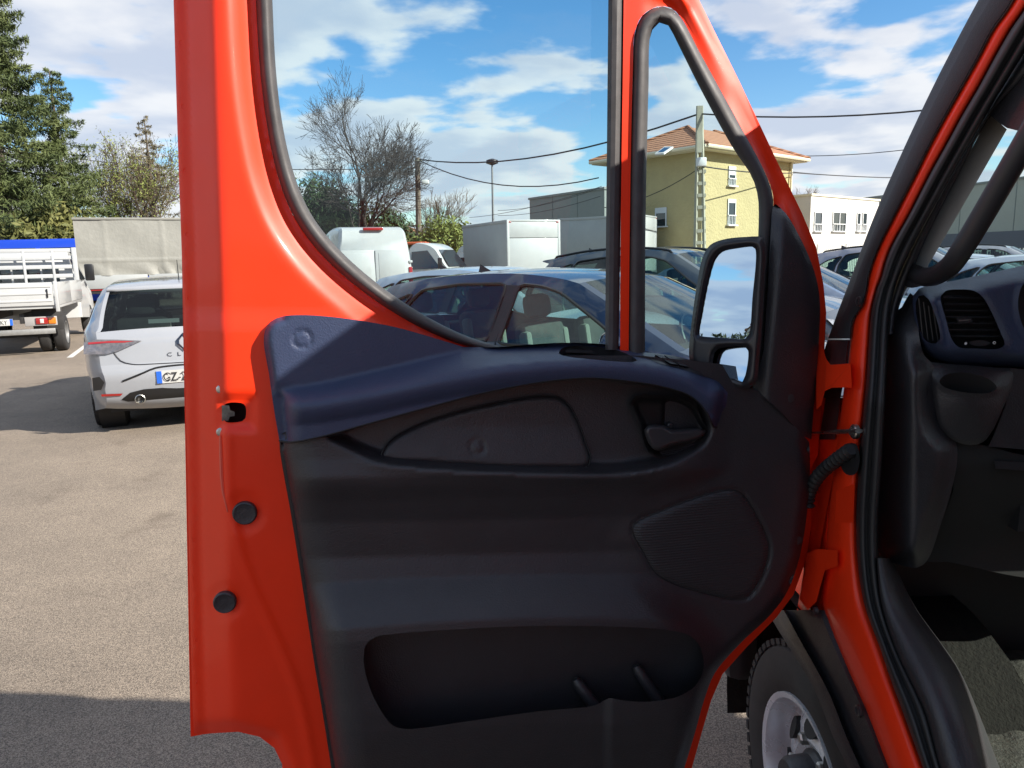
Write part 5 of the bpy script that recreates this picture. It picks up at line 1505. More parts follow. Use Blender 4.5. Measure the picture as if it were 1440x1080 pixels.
q = PY(588, 372, 27.0); place(sc_, (q.x, q.y, 0), Vector((0.80, -0.25, 0)).normalized())

# truck with a grey tarpaulin
TARP = M('grey_tarpaulin', (0.25, 0.25, 0.225), 0.6, var=0.06, vscale=3, bump=0.4, bscale=6, bdist=0.03)
tp = empty('tarpaulin_truck'); tag(tp, 'truck with pale grey tarpaulin cover standing before the bare trees', 'truck')
TLn, TH_, TW_ = 6.2, 3.25, 2.4
v, f = [], []
nx_, nz_ = 90, 34
for j in range(nz_+1):
    z = 1.35 + (TH_ - 1.35)*j/nz_
    for i in range(nx_+1):
        x = TLn*i/nx_
        u = x % 1.75
        fold = 0.020*math.sin(x*2.1 + z*1.3)*math.sin(z*2.3 + 0.7*x) + 0.018*math.exp(-((u-0.87)/0.05)**2)
        low_ = max(0, 1 - (z - 1.35)/0.45)
        fold += low_*0.045*math.sin(x*7.0 + 2*math.sin(x*2.3) + z*5) + 0.025*math.exp(-((z - 1.86)/0.03)**2)
        v.append((fold, x, z))
for j in range(nz_):
    for i in range(nx_):
        f.append((j*(nx_+1)+i, j*(nx_+1)+i+1, (j+1)*(nx_+1)+i+1, (j+1)*(nx_+1)+i))
mesh('cover_side', v, f, TARP, tp)
bx('cover_body', (-TW_, 0.0, 1.3), (-0.03, TLn, TH_-0.005), TARP, tp, 0.03)
bx('cover_hem', (-0.03, -0.02, TH_-0.06), (0.035, TLn+0.02, TH_+0.015), TARP, tp, 0.01)
for k in range(3): bx('drop_side', (-0.03, 0.02 + k*2.07, 0.92), (0.03, 2.05 + k*2.07, 1.37), GREYB, tp, 0.01)
bx('red_marking', (-0.02, 0.05, 0.86), (0.034, TLn, 0.90), TAIL, tp, 0.004)
bx('bed_frame', (-TW_, 0, 0.75), (0.0, TLn, 0.93), CHAS, tp)
tpw = [wheel('wheel', (-0.2, wy, 0.42), 0.42, 0.28, tp, side=1, mats=TW, detail=False) for wy in (1.4, TLn + 1.4)]
q = PZ(118, 446)
ROT = Vector((0.91, 0.41, 0)).normalized()
place(tp, (q.x, q.y, 0), ROT)
# blue bus body behind the flatbed
BLUEP = M('bus_blue', (0.01, 0.06, 0.55), 0.35, coat=0.6)
bs = empty('bus'); tag(bs, 'bright blue bus standing behind the white flatbed truck', 'bus')
bx('bus_body', (0, 0, 0.4), (2.5, 9.0, 2.72), BLUEP, bs, 0.10)
for k in range(6): bx('bus_window', (2.49, 0.4 + 1.42*k, 1.75), (2.515, 1.65 + 1.42*k, 2.4), WGL, bs, 0.01)
for wy in (1.8, 7.2): wheel('wheel', (2.36, wy, 0.45), 0.45, 0.28, bs, side=1, mats=TW, detail=False)
q = PY(-150, 360, 27.5); place(bs, (q.x - 1.0, q.y + 2.5, 0), Vector((0.995, 0.05, 0)))

# ================================================================ buildings
def PP(px, py, P0, n):
    d = ray(px, py); return CO + d*((Vector(P0) - CO).dot(n)/d.dot(n))
STUC = M('yellow_stucco', (0.43, 0.365, 0.19), 0.9, var=0.07, vscale=1.2, bump=0.9, bscale=9, bdist=0.05)
CREAM = M('cream_eave', (0.70, 0.66, 0.50), 0.7)
WALLW = M('white_render', (0.60, 0.59, 0.55), 0.85, var=0.05, vscale=0.8, bump=0.3, bscale=6, bdist=0.02)
GRW = M('grey_cladding', (0.20, 0.23, 0.22), 0.6, var=0.06, vscale=0.6)
PALEG = M('pale_green_cladding', (0.36, 0.38, 0.33), 0.7, var=0.05, vscale=0.5)
SHUT = M('white_shutter', (0.66, 0.68, 0.68), 0.6)
tm = bpy.data.materials.new('roof_tiles'); tm.use_nodes = True
t = tm.node_tree; b = t.nodes['Principled BSDF']; b.inputs['Roughness'].default_value = 0.85
co = t.nodes.new('ShaderNodeTexCoord')
wv = t.nodes.new('ShaderNodeTexWave'); wv.bands_direction = 'Z'; wv.inputs['Scale'].default_value = 2.3; wv.inputs['Distortion'].default_value = 0.6; wv.inputs['Detail Scale'].default_value = 3
t.links.new(co.outputs['Object'], wv.inputs['Vector'])
cr = t.nodes.new('ShaderNodeValToRGB'); cr.color_ramp.elements[0].color = (0.19, 0.085, 0.045, 1); cr.color_ramp.elements[1].color = (0.44, 0.22, 0.125, 1)
nz2 = t.nodes.new('ShaderNodeTexNoise'); nz2.inputs['Scale'].default_value = 4.0; nz2.inputs['Detail'].default_value = 5; t.links.new(co.outputs['Object'], nz2.inputs['Vector'])
ml = t.nodes.new('ShaderNodeMath'); ml.operation = 'MULTIPLY_ADD'; t.links.new(wv.outputs['Fac'], ml.inputs[0]); ml.inputs[1].default_value = 0.45; 
ms = t.nodes.new('ShaderNodeMath'); ms.operation = 'MULTIPLY'; t.links.new(nz2.outputs['Fac'], ms.inputs[0]); ms.inputs[1].default_value = 0.75; t.links.new(ms.outputs[0], ml.inputs[2])
t.links.new(ml.outputs[0], cr.inputs[0]); t.links.new(cr.outputs[0], b.inputs['Base Color'])
bp = t.nodes.new('ShaderNodeBump'); bp.inputs['Distance'].default_value = 0.05; t.links.new(wv.outputs['Fac'], bp.inputs['Height']); t.links.new(bp.outputs[0], b.inputs['Normal'])
def obox(m, K, a, b_, u0, u1, v0, v1, z0, z1):
    """box in the frame of a house: u along a, v along b from corner K"""
    pts = [K + a*u + b_*v for u, v in ((u0,v0),(u1,v0),(u1,v1),(u0,v1))]
    vv = [Vector((p.x, p.y, z0)) for p in pts] + [Vector((p.x, p.y, z1)) for p in pts]
    return m.add(vv, [(0,3,2,1),(4,5,6,7),(0,1,5,4),(1,2,6,5),(2,3,7,6),(3,0,4,7)])
def opart(name, K, a, b_, u0, u1, v0, v1, z0, z1, mat, parent):
    m = MB(); obox(m, K, a, b_, u0, u1, v0, v1, z0, z1); return m.build(name, mat, parent, smooth=False)
def hip_house(name, label, K, a, b_, la, lb, ez, rise, wall, ov=0.5, cat='house'):
    r_ = empty(name, (K.x, K.y, 0)); tag(r_, label, cat)
    opart('wall', K, a, b_, 0, la, 0, lb, 0, ez, wall, r_)
    opart('eave', K, a, b_, -ov, la+ov, -ov, lb+ov, ez, ez+0.16, CREAM, r_)
    if la >= lb: R0, R1 = K + a*(lb*0.5) + b_*(lb*0.5), K + a*(la-lb*0.5) + b_*(lb*0.5)
    else: R0, R1 = K + a*(la*0.5) + b_*(la*0.5), K + a*(la*0.5) + b_*(lb-la*0.5)
    R0 = Vector((R0.x, R0.y, ez+0.16+rise)); R1 = Vector((R1.x, R1.y, ez+0.16+rise))
    o2 = ov + 0.08
    c = [K + a*u + b_*v for u, v in ((-o2,-o2),(la+o2,-o2),(la+o2,lb+o2),(-o2,lb+o2))]
    c = [Vector((p.x, p.y, ez+0.165)) for p in c]
    if la >= lb: fs = [(0,1,5,4),(1,2,5),(2,3,4,5),(3,0,4)]
    else: fs = [(0,1,4),(1,2,5,4),(2,3,5),(3,0,4,5)]
    rf = mesh('roof', c + [R0, R1], fs + [(0,3,2,1)], tm, r_, smooth=False)
    m = MB()
    for i, p in enumerate(c):
        q_ = R0 if (p - R0).length < (p - R1).length else R1
        m = MB(); m.tube([p, q_], 0.09, 6); m.build('ridge_tiles', tm, rf)
    return r_, rf
def wall_window(root, px0, py0, px1, py1, P0, n, rail=True, shutter=None):
    """window taken from its four edges in the photo, sunk in the wall with its frame and glazing bars"""
    c = [PP(px0, py0, P0, n), PP(px1, py0, P0, n), PP(px1, py1, P0, n), PP(px0, py1, P0, n)]
    z1, z0 = (c[0].z + c[1].z)/2, (c[2].z + c[3].z)/2
    d = (c[1] - c[0]); d.z = 0; w_ = d.length; d.normalize()
    o = Vector((c[0].x, c[0].y, 0))
    def bb(name, u0, u1, za, zb, h0, h1, mat, par):
        m = MB(); ps = [o + d*u + n*h for u, h in ((u0,h0),(u1,h0),(u1,h1),(u0,h1))]
        m.add([Vector((p.x,p.y,za)) for p in ps] + [Vector((p.x,p.y,zb)) for p in ps], [(0,3,2,1),(4,5,6,7),(0,1,5,4),(1,2,6,5),(2,3,7,6),(3,0,4,7)])
        return m.build(name, mat, par, smooth=False)
    win = bb('window', 0, w_, z0, z1, 0.0, 0.015, WGL, root)
    t_ = 0.05
    for nm, a4 in (('frame', (0, t_, z0, z1)), ('frame', (w_-t_, w_, z0, z1)), ('frame', (t_, w_-t_, z1-t_, z1)), ('sill', (-0.08, w_+0.08, z0-0.06, z0))):
        bb(nm, *a4, 0.016, 0.05 if nm == 'frame' else 0.14, SHUT, win)
    if w_ > 0.9: bb('glazing_bar', w_/2-0.03, w_/2+0.03, z0, z1-t_, 0.016, 0.045, SHUT, win)
    if rail:
        zr = z0 + (z1-z0)*0.38
        bb('guard_rail', 0, w_, zr-0.04, zr, 0.06, 0.09, SHUT, win)
        for k in range(5): bb('guard_bar', w_*(k+0.5)/5-0.012, w_*(k+0.5)/5+0.012, z0, zr-0.04, 0.062, 0.085, SHUT, win)
    if shutter: bb('roller_shutter', t_, w_-t_, z1-(z1-z0)*shutter, z1-t_, 0.017, 0.04, SHUT, win)
    return win
KA = Vector((0.75, 0.66, 0)).normalized(); KB = Vector((-0.66, 0.75, 0)).normalized()
q = PY(986, 345, 31.5); K = Vector((q.x, q.y, 0))
EZ = PP(986, 212, K, Vector((0, -1, 0))).z
hs, rf = hip_house('yellow_house', 'tall yellow house with hipped tile roof behind the lattice pole', K, KA, KB, 7.3, 5.2, EZ, 1.40, STUC)
nA = -KB; nB = -KA
for i_, (c0, c1) in enumerate(((K - KA*0.55 - KB*0.58, K + KA*7.85 - KB*0.58), (K - KA*0.58 - KB*0.55, K - KA*0.58 + KB*5.75))):
    m = MB(); m.tube([Vector((c0.x, c0.y, EZ + 0.10)), Vector((c1.x, c1.y, EZ + 0.10))], 0.075, 6); m.build('gutter', CREAM, hs)
pq_ = K + KA*7.1 - KB*0.10
m = MB(); m.tube([Vector((pq_.x, pq_.y, 0)), Vector((pq_.x, pq_.y, EZ))], 0.05, 6); m.build('downpipe', CREAM, hs)
wall_window(hs, 1024, 234, 1034, 261, K, nA, True, 0.45); wall_window(hs, 1023, 280, 1034, 316, K, nA, True, 0.15)
wall_window(hs, 922, 292, 938, 318, K, nB, False, 0.3)
rp0 = PP(950, 214, K + Vector((0,0,0)), nB); 
# skylight on the roof slope
sA = Vector((K.x, K.y, EZ+0.165)) - KA*0.58 - KB*0.58; 
ridge = K + KA*2.6 + KB*2.6; ridge = Vector((ridge.x, ridge.y, EZ+0.16+1.40))
nrm = (KB).cross(ridge - sA).normalized()
if nrm.z < 0: nrm = -nrm
sk = [PP(x, y, sA, nrm) + nrm*0.06 for x, y in ((921,218),(935,208),(947,208),(934,217))]
m = MB(); m.add(sk + [p - nrm*0.07 for p in sk], [(0,1,2,3),(0,4,5,1),(1,5,6,2),(2,6,7,3),(3,7,4,0)]); m.build('skylight', SHUT, hs, smooth=False)
c_ = sum(sk, Vector())/4
m = MB(); m.add([c_ + (p - c_)*0.7 + nrm*0.012 for p in sk], [(0,1,2,3)]); m.build('skylight_pane', WGL, hs, smooth=False)

# white low building
q = PY(1138, 340, 39.0); K2 = Vector((q.x, q.y, 0)); z2 = PP(1138, 275, K2, Vector((0,-1,0))).z
wb = empty('low_building', (K2.x, K2.y, 0)); tag(wb, 'white flat roofed low building with a row of windows behind the silver car', 'building')
opart('wall', K2, KA, KB, 0, 8.2, 0, 9, 0, z2, WALLW, wb); opart('parapet', K2, KA, KB, -0.06, 8.26, -0.06, 9, z2, z2+0.10, CREAM, wb)
for r4 in ((1145,298,1156,325),(1171,298,1190,325),(1205,299,1210,325),(1213,299,1219,325)): wall_window(wb, *r4, K2, nA, True)
# industrial halls
def hall(name, label, A, B, h, mat, depth=14, band=None):
    A, B = Vector(A), Vector(B); a = (B-A).normalized(); b_ = Vector((-a.y, a.x, 0))
    if b_.y < 0: b_ = -b_
    r_ = empty(name, (A.x, A.y, 0)); tag(r_, label, 'building'); L_ = (B-A).length
    opart('wall', A, a, b_, 0, L_, 0, depth, 0, h, mat, r_); opart('parapet', A, a, b_, -0.1, L_+0.1, -0.1, depth, h, h+0.18, GRW, r_)
    n_ = int(L_/3)
    for k in range(1, n_): opart('cladding_joint', A, a, b_, L_*k/n_-0.03, L_*k/n_+0.03, -0.03, 0, 0, h, GRW, r_)
    if band: opart('wall_band', A, a, b_, 0, L_, -0.05, -0.002, 0, band, M('blue_grey_band', (0.12,0.13,0.15), 0.7), r_)
    return r_
l = PY(745, 300, 70.0); r2 = PY(850, 290, 61.0)
hall('industrial_hall', 'dark grey clad hall left of the yellow house', (l.x, l.y, 0), (r2.x, r2.y, 0), 7.0, GRW)
l = PY(1205, 300, 86.0); r2 = PY(1700, 290, 50.0)
hall('industrial_hall', 'large pale hall seen through the windscreen behind the railing', (l.x, l.y, 0), (r2.x, r2.y, 0), 7.4, PALEG, band=3.1)
# far houses among the trees
for (px, yy, la, ez, lab, wallm) in ((478, 78, 9, 4.2, 'distant cream house with tile roof behind the bare tree', STUC), (556, 70, 4.5, 2.8, 'distant small yellow house beside the wooden pole', STUC), (640, 76, 5.5, 3.0, 'distant low house with red roof right of the wooden pole', WALLW), (160, 70, 9, 4.6, 'distant pale house behind the conifers', WALLW)):
    q = PY(px, 360, yy); K3 = Vector((q.x, q.y, 0))
    hip_house('distant_house', lab, K3, Vector((0.97,0.22,0)).normalized(), Vector((-0.22,0.97,0)).normalized(), la, 6, ez, 1.5, wallm)
# railing in front of the buildings
def railing(label, A, B, h=1.3):
    A, B = Vector(A), Vector(B); r_ = empty('railing', A); tag(r_, label, 'fence')
    d = (B-A); L_ = d.length; d.normalize(); n_ = Vector((-d.y, d.x, 0))
    for z in (0.15, h-0.12):
        m = MB(); m.tube([A + Vector((0,0,z)), B + Vector((0,0,z))], 0.035, 5); m.build('rail', SHUT, r_)
    for k in range(int(L_/2.5)+1):
        m = MB(); m.tube([A + d*(2.5*k), A + d*(2.5*k) + Vector((0,0,h+0.08))], 0.05, 5); m.build('post', SHUT, r_)
    m = MB(); k = 0.14
    while k < L_:
        p = A + d*k; m.tube([p + Vector((0,0,0.15)), p + Vector((0,0,h))], 0.022, 4); k += 0.16
    o = m.build('pickets', SHUT, r_, smooth=False); o['kind'] = 'stuff'
railing('white picket railing in front of the pale hall', PY(1270, 350, 44.0)*1 - Vector((0,0,PY(1270,350,44.0).z)), PY(1520, 350, 36.0) - Vector((0,0,PY(1520,350,36.0).z)), 1.6)
q = PY(1150, 350, 35.0); q2 = PY(1262, 350, 39.5)
railing('white picket railing in front of the low white building', (q.x, q.y, 0), (q2.x, q2.y, 0), 1.9)

# ================================================================ poles and wires
CONC = M('grey_concrete', (0.34, 0.34, 0.27), 0.9, var=0.15, vscale=3)
WOOD = M('weathered_pole_wood', (0.17, 0.135, 0.105), 0.9, var=0.3, vscale=4)
WIRE = M('black_cable', (0.02, 0.02, 0.022), 0.6)
LGT = M('lamp_post_grey', (0.22, 0.23, 0.24), 0.5)
def base(px, Y): q = PY(px, 360, Y); return Vector((q.x, q.y, 0))
p1 = base(588, 44); t1 = PY(587, 222, 44)
wp_ = empty('utility_pole', p1); tag(wp_, 'brown wooden utility pole with a floodlight beside the bare trees', 'pole')
m = MB(); m.tube([p1, Vector((t1.x, t1.y, t1.z))], [0.19, 0.14], 10); m.build('pole_shaft', WOOD, wp_)
m = MB(); q = PY(594, 256, 43.9); m.tube([PY(588,258,44), q], 0.03, 6); fl_ = m.build('floodlight_arm', LGT, wp_); bx('floodlight', (q.x-0.02, q.y-0.2, q.z-0.12), (q.x+0.38, q.y+0.1, q.z+0.10), SHUT, wp_, 0.04)
m = MB(); m.tube([PY(583,226,43.8), PY(593,226,43.8)], 0.05, 6); m.build('cross_arm', CONC, wp_)
p2 = base(694, 52); t2 = PY(692, 229, 52)
lp_ = empty('lamp_post', p2); tag(lp_, 'tall thin grey lamp post behind the white box truck', 'lamp post')
m = MB(); m.tube([p2, t2], [0.11, 0.06], 8); m.build('post_shaft', LGT, lp_)
m = MB(); m.lathe(t2 + Vector((0,0,-0.15)), (0,0,1), [(0,0.10),(0.12,0.42),(0.32,0.40),(0.42,0.10)], 14); m.build('lamp_head', TRIMB, lp_)
p3 = base(985, 27.5); t3 = PY(984, 149, 27.5)
cp_ = empty('utility_pole', p3); tag(cp_, 'grey concrete utility pole with ladder openings before the yellow house', 'pole')
u_ = Vector((1,0,0)); 
for sgn in (-1, 1):
    m = MB(); m.add([], []); wB, wT = 0.20, 0.11
    mm_ = [p3 + u_*(sgn*wB), p3 + Vector((sgn*wT, 0, t3.z))]
    m.tube([p3 + u_*(sgn*wB), Vector((t3.x + sgn*wT*0.6, t3.y, t3.z))], [0.075, 0.06], 4); m.build('pole_leg', CONC, cp_, smooth=False)
for k in range(15):
    z = 0.3 + k*0.42; wz = 0.20 - 0.10*z/t3.z
    if z < t3.z - 1.6:
        m = MB(); m.box((p3.x - wz, p3.y - 0.05, z), (p3.x + wz, p3.y + 0.05, z + 0.12)); m.build('pole_rung', CONC, cp_, smooth=False)
m = MB(); m.box((t3.x - 0.10, t3.y - 0.06, t3.z - 1.6), (t3.x + 0.10, t3.y + 0.06, t3.z)); m.build('pole_head', CONC, cp_, smooth=False)
q = PY(986, 228, 27.3); bx('junction_box', (q.x-0.16, q.y-0.15, q.z-0.15), (q.x+0.16, q.y+0.1, q.z+0.15), SHUT, cp_, 0.03)
def wire(label, pts, r=0.02, sag=0.0):
    """cable through points given as (px, py, depth)"""
    P3 = [PY(*p) for p in pts]
    full = []
    for i in range(len(P3)-1):
        for k in range(10):
            s_ = k/10; p = P3[i].lerp(P3[i+1], s_); p.z -= sag*4*s_*(1-s_); full.append(p)
    full.append(P3[-1])
    m = MB(); m.tube(full, r, 5); o = m.build('overhead_wire', WIRE); return tag(o, label, 'wire', 'overhead wires')
wire('thick black cable sagging from the wooden pole to the concrete pole', [(588,224,44),(984,160,27.5)], 0.035, 0.75)
wire('thick black cable running on from the concrete pole past the windscreen pillar', [(984,160,27.5),(1500,128,22)], 0.028, 0.35)
wire('thin cable sagging from the wooden pole to the yellow house', [(590,226,44),(842,250,37)], 0.030, 0.85)
wire('thin cable running from the wooden pole past the bare tree', [(588,236,44),(300,236,50)], 0.024, 0.1)
wire('thin cable running low past the conifer trees', [(0,210,60),(330,246,62)], 0.025, 0.1)
for k, (a4, b4) in enumerate((((700,296,52),(844,264,37)),((700,303,52),(844,276,37)),((660,306,54),(846,262,37)))):
    wire(['upper thin cable slung low towards the yellow house', 'lower thin cable slung low towards the yellow house', 'middle thin cable slung low towards the yellow house'][k], [a4, b4], 0.014, 0.25)
wire('twisted cable from the junction box of the concrete pole along the house front', [(988,234,27.3),(1118,243,36),(1330,250,50)], 0.025, 0.1)
wire('cable from the junction box down across the shaded house wall', [(984,236,27.4),(850,292,30)], 0.016, 0.25)
wire('thin high cable behind the yellow house roof', [(1100,219,46),(1330,203,40)], 0.022, 0.2)
wire('thin cable above the low white building', [(1100,240,46),(1330,248,46)], 0.018, 0.2)

# ================================================================ trees
BARK = M('grey_bark', (0.10, 0.082, 0.065), 0.95, var=0.3, vscale=6)
BARKD = M('dark_bark', (0.055, 0.045, 0.038), 0.95, var=0.3, vscale=6)
TWIG = M('brown_twigs', (0.13, 0.095, 0.065), 0.95, var=0.3, vscale=3)
def leafmat(name, c1, c2):
    m_ = M(name, c1, 0.75, col2=c2, vscale=0.9)
    return m_
CONI = leafmat('conifer_needles', (0.030, 0.055, 0.016), (0.115, 0.140, 0.040))
CONB = leafmat('browned_needles', (0.085, 0.075, 0.035), (0.17, 0.14, 0.07))
EVER = leafmat('evergreen_leaves', (0.022, 0.050, 0.018), (0.06, 0.105, 0.03))
HEDG = leafmat('hedge_leaves', (0.07, 0.085, 0.020), (0.17, 0.165, 0.045))
SPRG = leafmat('spring_leaves', (0.11, 0.14, 0.025), (0.24, 0.27, 0.07))
rng = np.random.default_rng(5)
def cards(name, cen, size, mat, parent, aspect=1.6, stuff=False, droop=None):
    """small leaf faces at the given centres, turned every way"""
    n = len(cen)
    a = rng.normal(size=(n, 3)); a /= np.linalg.norm(a, axis=1)[:, None]
    if droop is not None: a = a*0.55 + droop; a /= np.linalg.norm(a, axis=1)[:, None]
    b_ = rng.normal(size=(n, 3)); b_ -= (b_*a).sum(1)[:, None]*a; b_ /= np.linalg.norm(b_, axis=1)[:, None]
    s_ = size*rng.uniform(0.6, 1.35, n)[:, None]
    c = np.asarray(cen)
    v = np.stack([c - a*s_*aspect, c + b_*s_*0.5, c + a*s_*aspect, c - b_*s_*0.5], 1).reshape(-1, 3)
    me = bpy.data.meshes.new(name)
    me.vertices.add(4*n); me.vertices.foreach_set('co', v.astype(np.float32).ravel())
    me.loops.add(4*n); me.loops.foreach_set('vertex_index', np.arange(4*n, dtype=np.int32))
    me.polygons.add(n); me.polygons.foreach_set('loop_start', np.arange(0, 4*n, 4, dtype=np.int32)); me.polygons.foreach_set('loop_total', np.full(n, 4, dtype=np.int32))
    me.update(calc_edges=True); me.materials.append(mat)
    o = bpy.data.objects.new(name, me); C.objects.link(o); adopt(o, parent)
    return o
def bare_tree(label, pos, H, seed, spread=0.9, trunks=1, twigcol=TWIG, bark=BARK, lean=0.0, leaf=None, fork=0.22, up=0.30, depth=6, nleaf=5, rad=None):
    r_ = empty('bare_tree', pos); tag(r_, label, 'tree')
    rs = random.Random(seed)
    mt, mw = MB(), MB(); tips = []
    def grow(p, d, L_, rad_, lev):
        n = 5 if lev < 3 else 3
        pts = [p]; q_ = p
        for k in range(n):
            d = (d + Vector((rs.gauss(0, .17), rs.gauss(0, .17), rs.gauss(0.03, .10)))*(1 if lev else 0.5)).normalized()
            q_ = q_ + d*(L_/n); pts.append(q_)
        rr = [max(0.0085, rad_*(1 - 0.45*k/n)) for k in range(n+1)]
        (mt if lev < 3 else mw).tube(pts, rr, 7 if lev < 2 else 4 if lev < 4 else 3, cap=False)
        if lev >= depth:
            tips.append(pts[-1]); tips.append(pts[-2]); return
        kids = rs.choice((3, 3, 4)) if lev < 3 else rs.choice((2, 2, 3))
        for k in range(kids):
            s_ = rs.uniform(0.35, 1.0) if lev else rs.uniform(fork*1.6, 1.0)
            i = min(n-1, int(s_*n)); p0 = pts[i].lerp(pts[i+1], s_*n - i if s_*n - i <= 1 else 1)
            az = rs.uniform(0, 2*math.pi)
            o = d.orthogonal().normalized(); o = Matrix.Rotation(az, 3, d) @ o
            nd = (d*rs.uniform(0.75, 1.15) + o*spread*rs.uniform(0.5, 1.0) + Vector((0,0,up))).normalized()
            grow(p0, nd, L_*rs.uniform(0.55, 0.78), rr[i]*rs.uniform(0.48, 0.68), lev+1)
        grow(pts[-1], d, L_*rs.uniform(0.55, 0.75), rr[-1]*0.85, lev+1)
    for k in range(trunks):
        az = rs.uniform(0, 6.28) if trunks > 2 else (math.pi*k + 0.3)
        d = Vector((math.cos(az)*0.22*(trunks > 1) + lean, math.sin(az)*0.12*(trunks > 1), 1)).normalized()
        grow(Vector(pos) + Vector((math.cos(az)*0.25*(trunks > 1), 0, -0.1)), d, H*0.36*rs.uniform(0.9, 1.05), rad or H*0.020, 0)
    mt.build('trunk', bark, r_, angle=None); 
    o = mw.build('crown', twigcol, r_, angle=None)
    if leaf:
        c = np.array([tuple(p) for p in tips for _ in range(nleaf)]) + rng.normal(size=(len(tips)*nleaf, 3))*H*0.018
        cards('buds', c, H*0.0045, leaf, r_)
    return r_
def conifer(label, pos, H, Rb, seed, mat=CONI, dens=1.0, z0=0.06):
    r_ = empty('conifer_tree', pos); tag(r_, label, 'tree')
    rs = np.random.default_rng(seed); p0 = Vector(pos)
    m = MB(); m.tube([p0, p0 + Vector((0.05*H*0.1, 0, H*0.5)), p0 + Vector((0, 0, H))], [H*0.022, H*0.013, 0.02], 8); m.build('trunk', BARK, r_)
    mb = MB(); cs = []
    nb = int(120*dens)
    for k in range(nb):
        u = z0 + (1 - z0)*(k + rs.uniform(0, 1))/nb
        L_ = Rb*(1 - u)**0.60*rs.uniform(0.30, 1.25) + 0.25
        az = k*2.39996 + rs.normal()*0.4
        d = np.array([math.cos(az), math.sin(az), 0])
        n = 7; s_ = np.linspace(0, 1, n)
        sagf = 0.10 - 0.42*s_ + 0.34*s_**2.2
        pts = np.array(tuple(p0)) + np.array([0, 0, u*H]) + d*(s_*L_)[:, None] + np.array([0,0,1])*(sagf*L_)[:, None]
        mb.tube([Vector(p) for p in pts], [max(0.008, 0.035*(1-x)*L_/2) for x in s_], 3, cap=False)
        nn = int(110*L_**1.1*dens) + 20
        si = rs.uniform(0.18, 1.0, nn)**0.8
        base_ = np.stack([np.interp(si, s_, pts[:, j]) for j in range(3)], 1)
        side_ = np.array([-d[1], d[0], 0])
        w_ = L_*0.26*(1.15 - si)
        off = side_*(rs.normal(size=nn)*w_)[:, None] + np.array([0,0,1])*(-np.abs(rs.normal(size=nn))*0.13*L_**0.5 + 0.06)[:, None]
        cs.append(base_ + off)
    o = mb.build('branches', BARKD, r_, angle=None)
    cards('crown', np.concatenate(cs), 0.045*(H/14)**0.5, mat, r_, 3.0, droop=np.array([0, 0, -0.35]))
    return r_
def bush(label, pos, rx, rz, mat, n=9000, size=0.10, name='shrub', cat='shrub', lumps=14, seed=1, ry=None, trunk=True):
    r_ = empty(name, pos); tag(r_, label, cat)
    rs = np.random.default_rng(seed); ry = ry or rx
    p0 = np.array(tuple(pos))
    cs = []
    for k in range(lumps):
        dr = rs.normal(size=3); dr /= np.linalg.norm(dr); dr[2] = abs(dr[2])*1.0
        c = p0 + np.array([0, 0, rz*0.42]) + dr*np.array([rx, ry, rz*0.55])*rs.uniform(0.35, 0.78)
        rr = rs.uniform(0.28, 0.48)
        q_ = rs.normal(size=(n//lumps, 3)); q_ /= np.linalg.norm(q_, axis=1)[:, None]
        q_ *= rs.uniform(0.35, 1.0, (len(q_), 1))**0.45
        cs.append(c + q_*np.array([rx, ry, rz*0.6])*rr*(1 + 0.25*rs.normal(size=(len(q_), 1))))
    c = np.concatenate(cs); c = c[c[:, 2] > 0.05]
    m = MB()
    m.tube([Vector(pos), Vector(pos) + Vector((0.05, 0, rz*0.7))], [0.10*rz/3, 0.04], 6); m.build('trunk', BARKD, r_)
    cards('crown', c, size, mat, r_)
    return r_
conifer('tall dark conifer tree standing at the end of the row behind the flatbed truck', base(16, 34), 14.4, 4.2, 3, dens=1.6)
conifer('slimmer dark conifer tree right of the tall conifer', base(100, 36.5), 10.8, 2.4, 8, dens=1.05)
conifer('thin browned conifer tree among the bare branches behind the tarpaulin truck', base(222, 40), 9.3, 1.9, 11, mat=CONB, dens=0.45, z0=0.25)
bare_tree('pale bare tree with first buds behind the tarpaulin truck', base(186, 39), 9.6, 21, 0.85, 2, leaf=SPRG, nleaf=2, depth=5, up=0.4, rad=0.13)
bare_tree('small bare tree behind the tarpaulin truck beside the red van door', base(236, 42), 8.6, 27, 0.85, 1, leaf=CONB, nleaf=2, depth=5, up=0.4, rad=0.11)
hb = [(-30,33,2.6,3.9,EVER),(40,32,2.4,4.2,HEDG),(85,33.5,2.4,4.4,HEDG),(128,35,2.4,3.8,HEDG),(180,37,2.6,3.4,HEDG),(232,38,2.6,3.6,CONB)]
for i, (px, yy, rx, rz, mt_) in enumerate(hb):
    o = bush(('dark evergreen hedge shrub at the foot of the tallest conifer', 'olive hedge shrub behind the flatbed headboard', 'olive hedge shrub rising over the blue bus roof', 'olive hedge shrub between the blue bus and the tarpaulin truck', 'olive hedge shrub behind the tarpaulin cover under the budding tree', 'browned shrub behind the tarpaulin cover beside the red van door')[i], base(px, yy), rx, rz, mt_, 9000, 0.11, seed=30+i); o['group'] = 'hedge shrubs below the conifers'
bare_tree('big bare tree with twin dark stems behind the white panel van', base(512, 45), 12.6, 5, 0.95, 2, bark=BARKD, twigcol=BARKD, depth=6, up=0.07, rad=0.23, fork=0.34)
bare_tree('slender bare tree right of the wooden pole', base(622, 48), 7.9, 14, 0.70, 1, depth=5, up=0.45, rad=0.11, fork=0.3)
bush('dense round evergreen tree left of the twin stemmed bare tree', base(464, 49), 3.1, 6.6, EVER, 18000, 0.11, 'evergreen_tree', 'tree', 20, 51)
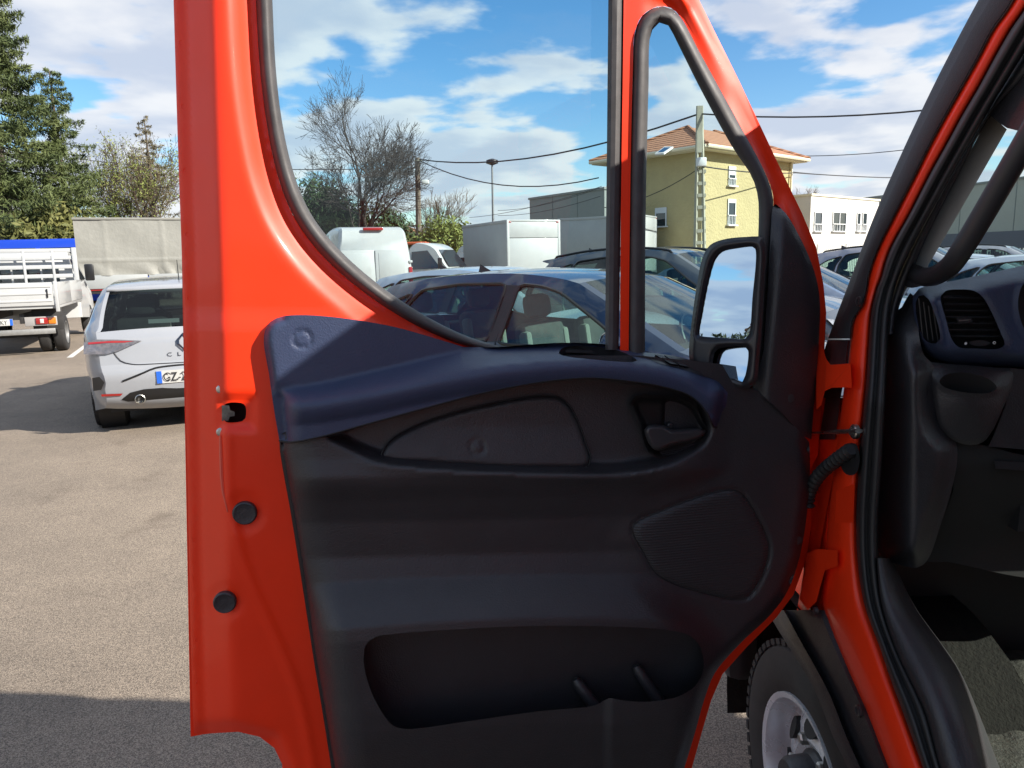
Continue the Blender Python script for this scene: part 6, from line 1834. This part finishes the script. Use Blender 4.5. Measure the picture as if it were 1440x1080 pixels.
for i, (px, yy, rx, rz, mt_, lab) in enumerate(((425,46,1.6,3.2,CONB,'brownish shrub left of the evergreen tree'),(440,42,1.3,1.9,SPRG,'bright spring green shrub beside the brownish shrub'),(535,52,2.2,4.0,EVER,'dark leafy shrub behind the twin stemmed bare tree'),(560,50,1.6,2.2,HEDG,'olive shrub in front of the small yellow house'),(602,44,1.5,2.6,HEDG,'olive shrub at the foot of the wooden pole'),(632,43,1.9,3.0,SPRG,'bright spring green shrub below the slender bare tree'),(655,46,1.8,2.8,HEDG,'olive shrub beside the white box truck'),(575,56,2.0,2.8,EVER,'dark leafy shrub behind the small yellow house'))):
    o = bush(lab, base(px, yy), rx*1.25, rz*1.3, mt_, 9000, 0.10, seed=70+i); o['group'] = 'shrubs behind the parked vans'
bare_tree('bare tree peeping over the low building behind the yellow house', base(1120, 58), 7.6, 33, 0.9, 2, depth=5, up=0.3, rad=0.1)
# far wood all round the horizon
c = []
for k in range(420):
    an = 2*math.pi*k/420 + rng.normal()*0.004; rr = 150 + rng.normal()*9
    hgt = 3.0 + 2.2*abs(math.sin(an*5.3)) + rng.uniform(0, 1.6)
    q_ = rng.normal(size=(90, 3)); q_ /= np.linalg.norm(q_, axis=1)[:, None]
    c.append(np.array([rr*math.sin(an), rr*math.cos(an), hgt*0.5]) + q_*np.array([1.9, 1.9, hgt*0.52]))
o = cards('far_wood', np.concatenate(c), 0.55, leafmat('far_foliage', (0.045, 0.062, 0.03), (0.11, 0.115, 0.06)), None)
tag(o, 'low line of far trees along the horizon', 'wood', kind='stuff')
# what the mirrors see: a lamp post, a round tree and a low house behind us
d1 = Vector((-0.80, -0.60, 0)).normalized(); d2 = Vector((-d1.y, d1.x, 0))
lp2 = empty('lamp_post', d1*13 + d2*0.6); tag(lp2, 'thin pale lamp post mirrored in the door mirror', 'lamp post')
m = MB(); m.tube([d1*13 + d2*0.6, d1*13 + d2*0.75 + Vector((0,0,9.5))], [0.09, 0.05], 8); m.build('post_shaft', SHUT, lp2)
bush('round pine crown mirrored at the edge of the door mirror', d1*24 + d2*(-4.2), 1.7, 4.2, EVER, 6000, 0.12, 'pine_tree', 'tree', 12, 90)
hip_house('low_house', 'low house with orange roof mirrored in the wide angle glass', d1*34 + d2*1.0, d2, d1, 9, 7, 2.6, 1.3, WALLW)
